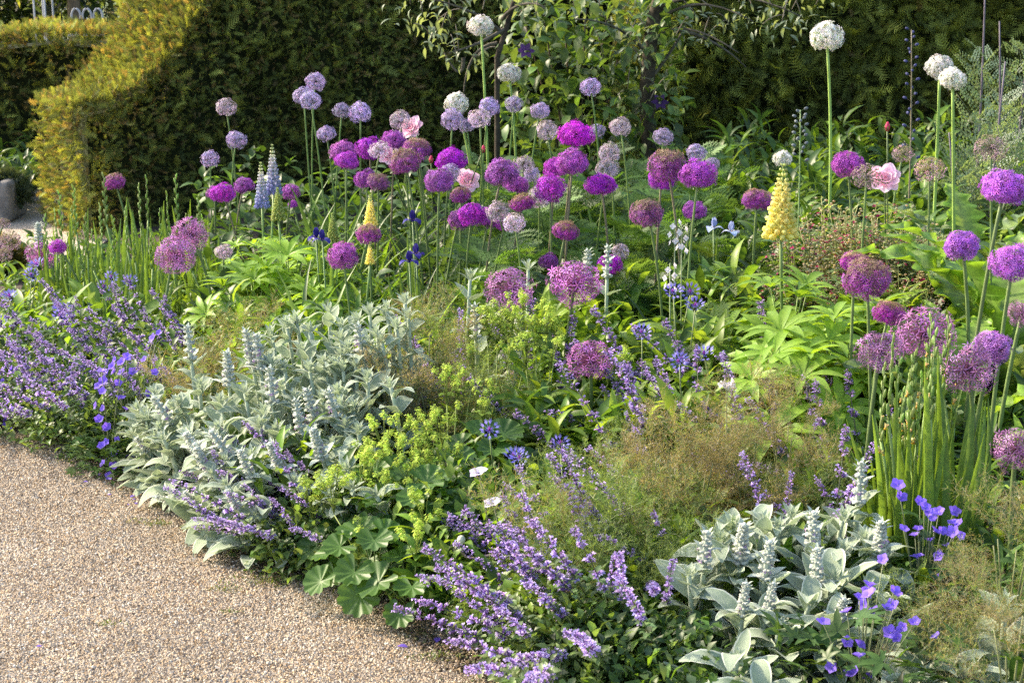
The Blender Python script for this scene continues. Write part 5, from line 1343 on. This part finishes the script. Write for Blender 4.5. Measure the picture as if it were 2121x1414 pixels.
pear('slender silver-leaved pear with a crooked grey stem among white alliums', [(1030, 400), (1030, 120), (1045, 70)],
     [[(1040, 70, 0), (985, 30, -.1), (900, 0, -.2)], [(1045, 60, 0), (990, 90, -.1), (930, 110, -.2)], [(1040, 40, 0), (1080, 10, -.1), (1130, 15, -.2)], [(960, 120, -.1), (950, 150, -.1), (920, 110, -.1)], [(1030, 90, 0), (980, 120, 0), (960, 200, 0)]],
     [(850, 10, 9, .05), (875, 25, 9, .05), (900, 5, 8, .05), (895, 75, 9, .04), (915, 60, 8, .04), (905, 45, 7, .04), (950, 105, 7, .04), (945, 115, 5, .03), (985, 120, 6, .03), (1090, 15, 9, .05), (1110, 35, 7, .05), (930, 20, 6, .05), (1130, 20, 6, .05), (1010, 110, 5, .04), (1060, 10, 8, .05), (960, 10, 6, .04), (1000, 20, 6, .05)], 8.0)
CL = [MB().add(*leaf_t(L=1, W=.62, n=5, fold=.2, a0=.1, bend=b_, p=.7, mid=(.09, .15, .05), edge=(.065, .12, .038))).mesh('clematis_leaf', M_LEAF) for b_ in (.4, .8)]
cx, cD = 1190, 8.9
t = thing('clematis', 'dark-leaved clematis climbing between the hedges with purple flowers', 'climber', (xat(cx, cD), cD, 0))
for k in range(6):
    e = at(1080 + 45 * k, 20 + 10 * (k % 3), cD); Vt, Ft = tube(bez((U(-.05, .05), 0, 0), ((e.x - xat(cx, cD)) * .3, 0, .5), (e.x - xat(cx, cD), .1, e.z), 8), .005, 5)
    part('vine', MB().add(Vt, Ft, (.10, .08, .05)).mesh('vine', M_BARK), t)
for k in range(290):
    q = at(U(1055, 1370), U(-10, 430), cD + U(-.15, .25)); bright = 1
    part('leaf', pick(CL), t, fr1(U(0, 6.28), U(-1.2, .3), U(-.6, .6)), (q.x - xat(cx, cD), q.y - cD, q.z), U(.07, .115))
n = 1500
mb = MB(); Q = np.array([at(a_, b_, cD + c_) for a_, b_, c_ in zip(U(1040, 1420, n), U(-30, 440, n), U(-.55, .5, n))]) - np.array([xat(cx, cD), cD, 0])
mb.inst(leaf_t(L=1, W=.6, n=3, fold=.2, a0=.1, bend=.7, p=.7), frames(azel(U(0, 6.28, n), U(-1.2, .3, n)), roll=U(-.6, .6, n)), Q, U(.05, .1, n), jit((.09, .155, .04), n, .3))
part('foliage', mb.mesh('clematis_foliage', M_LEAF), t, kind='stuff')
def big_flower(n, L, W, col, cc, el, seed=1):
    g = np.random.default_rng(seed); mb = MB(); a = np.arange(n) / n * 6.283
    mb.inst(leaf_t(L=L, W=W, n=4, fold=.2, a0=.3, bend=.7, p=1.0, q=.8), frames(azel(a, np.full(n, el) + .1 * g.standard_normal(n))), np.zeros((n, 3)), 1.0, jit(col, n, .08, .03))
    b = blob_t(7, 4); mb.add(b[0] * L * .18, b[1], cc); return mb.mesh('flower', M_PETAL)
CFm = big_flower(6, .05, .026, (.09, .04, .16), (.6, .55, .3), .25)
for px, py in [(1366, 214), (1088, 108)]:
    q = at(px, py, cD - .3); n = nrm(np.array([.1, -.8, .5])); tl = frames(n[None])[0]
    part('flower', CFm, t, np.stack([tl[:, 0], -tl[:, 2], tl[:, 1]], -1), (q.x - xat(cx, cD), -.3, q.z), 1.0)

# ------------------------------------------------------------------ irises, white stock, windflower, fallen petals
def iris_head(col, seed):
    g = np.random.default_rng(seed); mb = MB(); a = np.arange(3) * 2.094
    T1 = leaf_t(L=.05, W=.03, n=5, fold=.3, a0=.5, bend=2.0, p=1.3, q=.8); T2 = leaf_t(L=.05, W=.026, n=5, fold=.3, a0=.1, bend=-.6, p=1.2, q=.8)
    mb.inst(T1, frames(azel(a, np.full(3, .2))), np.zeros((3, 3)), 1, jit(col, 3, .08)); mb.inst(T2, frames(azel(a + 1.05, np.full(3, 1.1))), np.zeros((3, 3)), 1, jit(np.array(col) * .85, 3, .08))
    mb.inst(leaf_t(L=.02, W=.008, n=2, a0=.6, bend=1.5), frames(azel(a, np.full(3, .3))), np.array([[0, 0, .004]] * 3), 1, np.array([(.7, .45, .03)] * 3)); return mb.mesh('iris_head', M_PETAL)
IB, IP = iris_head((.035, .03, .24), 1), iris_head((.38, .46, .72), 2)
def iris(px, py, D, me, s, label, group):
    q = at(px, py, D); t = thing('iris', label, 'iris', (q.x + .01, D, 0), 0, group)
    Vt, Ft = tube([(0, 0, 0), (0, 0, q.z * .5), (-.01, 0, q.z)], .003, 5); part('stem', MB().add(Vt, Ft, (.12, .2, .07)).mesh('iris_stem', M_STEM), t)
    part('flower', me, t, fr1(U(0, 6), 0), (-.01, 0, q.z), s)
    for k in range(4):
        d = nrm(np.array([U(-.2, .2), U(-.15, .15), 1.0])); part('leaf', pick(SW), t, frames(d[None], up=(0, -1, .2))[0], (U(-.02, .02), 0, 0), q.z * U(.7, 1.0))
for px, py, D in [(855, 460, 6.0), (848, 545, 5.75), (668, 500, 6.0), (862, 530, 5.85), (655, 495, 6.1)]:
    iris(px, py, D, IB, .9, 'deep blue iris half hidden among allium stems, {ord} from the gladiolus', 'blue irises')
for px, py, D in [(1478, 476, 6.1), (1515, 484, 6.2)]:
    iris(px, py, D, IP, .95, 'pale blue iris before the yellow lupin, {ord} from the white stock', 'pale blue irises')
def white4():
    mb = MB(); a = np.arange(4) * 1.57; mb.inst(leaf_t(L=.013, W=.011, n=3, fold=.1, a0=.4, bend=.7, p=1.2, q=.7), frames(azel(a, np.full(4, .2))), np.zeros((4, 3)), 1, np.full((4, 3), .78)); return mb.mesh('white_flower', M_PETAL)
W4 = white4()
for px, y0, y1, D in [(1398, 455, 510, 5.45), (1388, 545, 600, 5.3), (1412, 470, 520, 5.5), (1505, 790, 800, 4.4)]:
    q = at(px, y0, D); t = thing('white_stock', 'white-flowered stock spike between allium stems, {ord} from the starry alliums', 'stock', (q.x, D, 0), 0, 'white stocks')
    Vt, Ft = tube([(0, 0, 0), (.006, 0, q.z * .5), (0, 0, q.z)], .0022, 5); part('stem', MB().add(Vt, Ft, (.18, .24, .12)).mesh('stock_stem', M_STEM), t)
    b = at(px, y1, D).z
    for k in range(9):
        a = k * 2.4; z = b + (q.z - b) * k / 9; n = nrm(np.array([math.cos(a) - .2, math.sin(a) - .8, .3])); tl = frames(n[None])[0]
        part('flower', W4, t, np.stack([tl[:, 0], -tl[:, 2], tl[:, 1]], -1), (math.cos(a) * .014, math.sin(a) * .014, z), .9)
    for k in range(6): part('leaf', pick(LL), t, fr1(k * 2.4, .5), (0, 0, q.z * (.2 + .08 * k)), .07)
PW = big_flower(5, .026, .024, (.66, .60, .82), (.05, .03, .12), .3, 4)
for px, py, D, lab in [(992, 982, 3.98, 'pale lilac-white windflower above the lady mantle'), (1022, 1045, 3.92, 'pale lilac windflower tucked among the near catmint')]:
    q = at(px, py, D); t = thing('windflower', lab, 'windflower', (q.x + .02, D, 0), 0, 'windflowers')
    Vt, Ft = tube(bez((0, 0, 0), (.02, 0, q.z * .5), (-.02, 0, q.z), 6), .002, 5); part('stem', MB().add(Vt, Ft, (.16, .18, .10)).mesh('wind_stem', M_STEM), t)
    n = nrm(np.array([-.2, -.3, 1])); tl = frames(n[None])[0]; part('flower', PW, t, np.stack([tl[:, 0], -tl[:, 2], tl[:, 1]], -1), (-.02, 0, q.z), 1.05)
D = 3.86
t0 = at(1075, 1150, D); t = thing('windflower', 'nodding round windflower bud on a hooked pinkish stem', 'windflower', (t0.x, D, 0), 0, 'windflowers')
P = np.array([[0, 0, 0], [0, 0, t0.z * .6]] + [[at(x, y, D).x - t0.x, 0, at(x, y, D).z] for x, y in ((1060, 1142), (1020, 1148), (985, 1156), (965, 1153), (954, 1140), (951, 1125))])
Vt, Ft = tube(P, .0032, 6); part('stem', MB().add(Vt, Ft, (.30, .22, .18)).mesh('hook_stem', M_STEM), t)
b = blob_t(10, 8); part('bud', MB().add(b[0] * [.0105, .0105, .0115], b[1], (.42, .44, .34)).mesh('round_bud', M_STEM), t, None, (P[-1][0] + .005, 0, P[-1][2] + .009))
fp = MB().add(*leaf_t(L=.02, W=.014, n=3, fold=.2, a0=.2, bend=.5, mid=(.14, .09, .5), edge=(.16, .10, .56))).mesh('fallen_petal', M_PETAL)
for px, py in [(845, 1346), (903, 1336), (172, 1003), (275, 1040), (283, 1046), (270, 1035), (222, 1030), (75, 1345), (205, 990), (265, 1052)]:
    q = ground(px, py); o = part('fallen_petal', fp, None, fr1(U(0, 6.28), 0.02), (q.x, q.y, .0085), U(.5, 1.0) if px < 800 else 1.3)
    tag(o, 'fallen blue petal lying on the gravel, {ord} from the path corner', 'petal', 'fallen petals on the gravel')

# ------------------------------------------------------------------ litter, crumbs of soil and moss where bed and path meet
n = 2600
lp = U(-100, 1080, n); le = np.array([edgeD(q) for q in lp]); ld = le + np.abs(rng.standard_normal(n)) * -.07 + .05
lx = (lp - 1060.5) / FPX * ld / math.cos(PITCH)
b = blob_t(4, 3); mb = MB()
mb.inst((b[0] * [1, 1.4, .5], b[1], b[2]), frames(azel(U(0, 6.28, n), U(-.3, .3, n))), np.stack([lx, ld, np.full(n, .008)], 1), U(.0015, .0055, n), np.clip(np.array([(.05, .035, .022), (.09, .06, .035), (.12, .085, .04), (.07, .08, .03)])[rng.integers(4, size=n)], 0, 1))
tag(part('leaf_litter', mb.mesh('leaf_litter', M_PEBBLE), None), 'dark soil crumbs and leaf litter along the gravel edge', 'litter', kind='stuff')
mb = MB()
for px, py, r_ in [(290, 1085, .03), (720, 1225, .02), (465, 1225, .022), (220, 1297, .015), (475, 1272, .012), (540, 1205, .05), (575, 1208, .03), (330, 1090, .02), (900, 1365, .03), (140, 955, .03)]:
    q = ground(px, py); n = int(60 * r_ / .02)
    P = np.stack([q.x + rng.standard_normal(n) * r_, q.y + rng.standard_normal(n) * r_ * .5, np.full(n, .006)], 1)
    mb.inst(leaf_t(L=1, W=.25, n=2, bend=.5), frames(azel(U(0, 6.28, n), U(.2, 1.2, n))), P, U(.006, .016, n), jit((.12, .17, .03), n, .25))
tag(part('moss', mb.mesh('moss', M_LEAF), None), 'tiny tufts of moss and weed in the gravel', 'moss', kind='stuff')

# ------------------------------------------------------------------ fill in which one each repeat is
for lab, objs in PENDING.items():
    objs = sorted(objs, key=lambda o: o.location.x / o.location.y)
    for i, o in enumerate(objs):
        if len(objs) == 1:
            o['label'] = lab.split(', {ord}')[0].split(' {ord}')[0]
        else:
            o['label'] = lab.replace('{ord}', ordinal(i + 1))
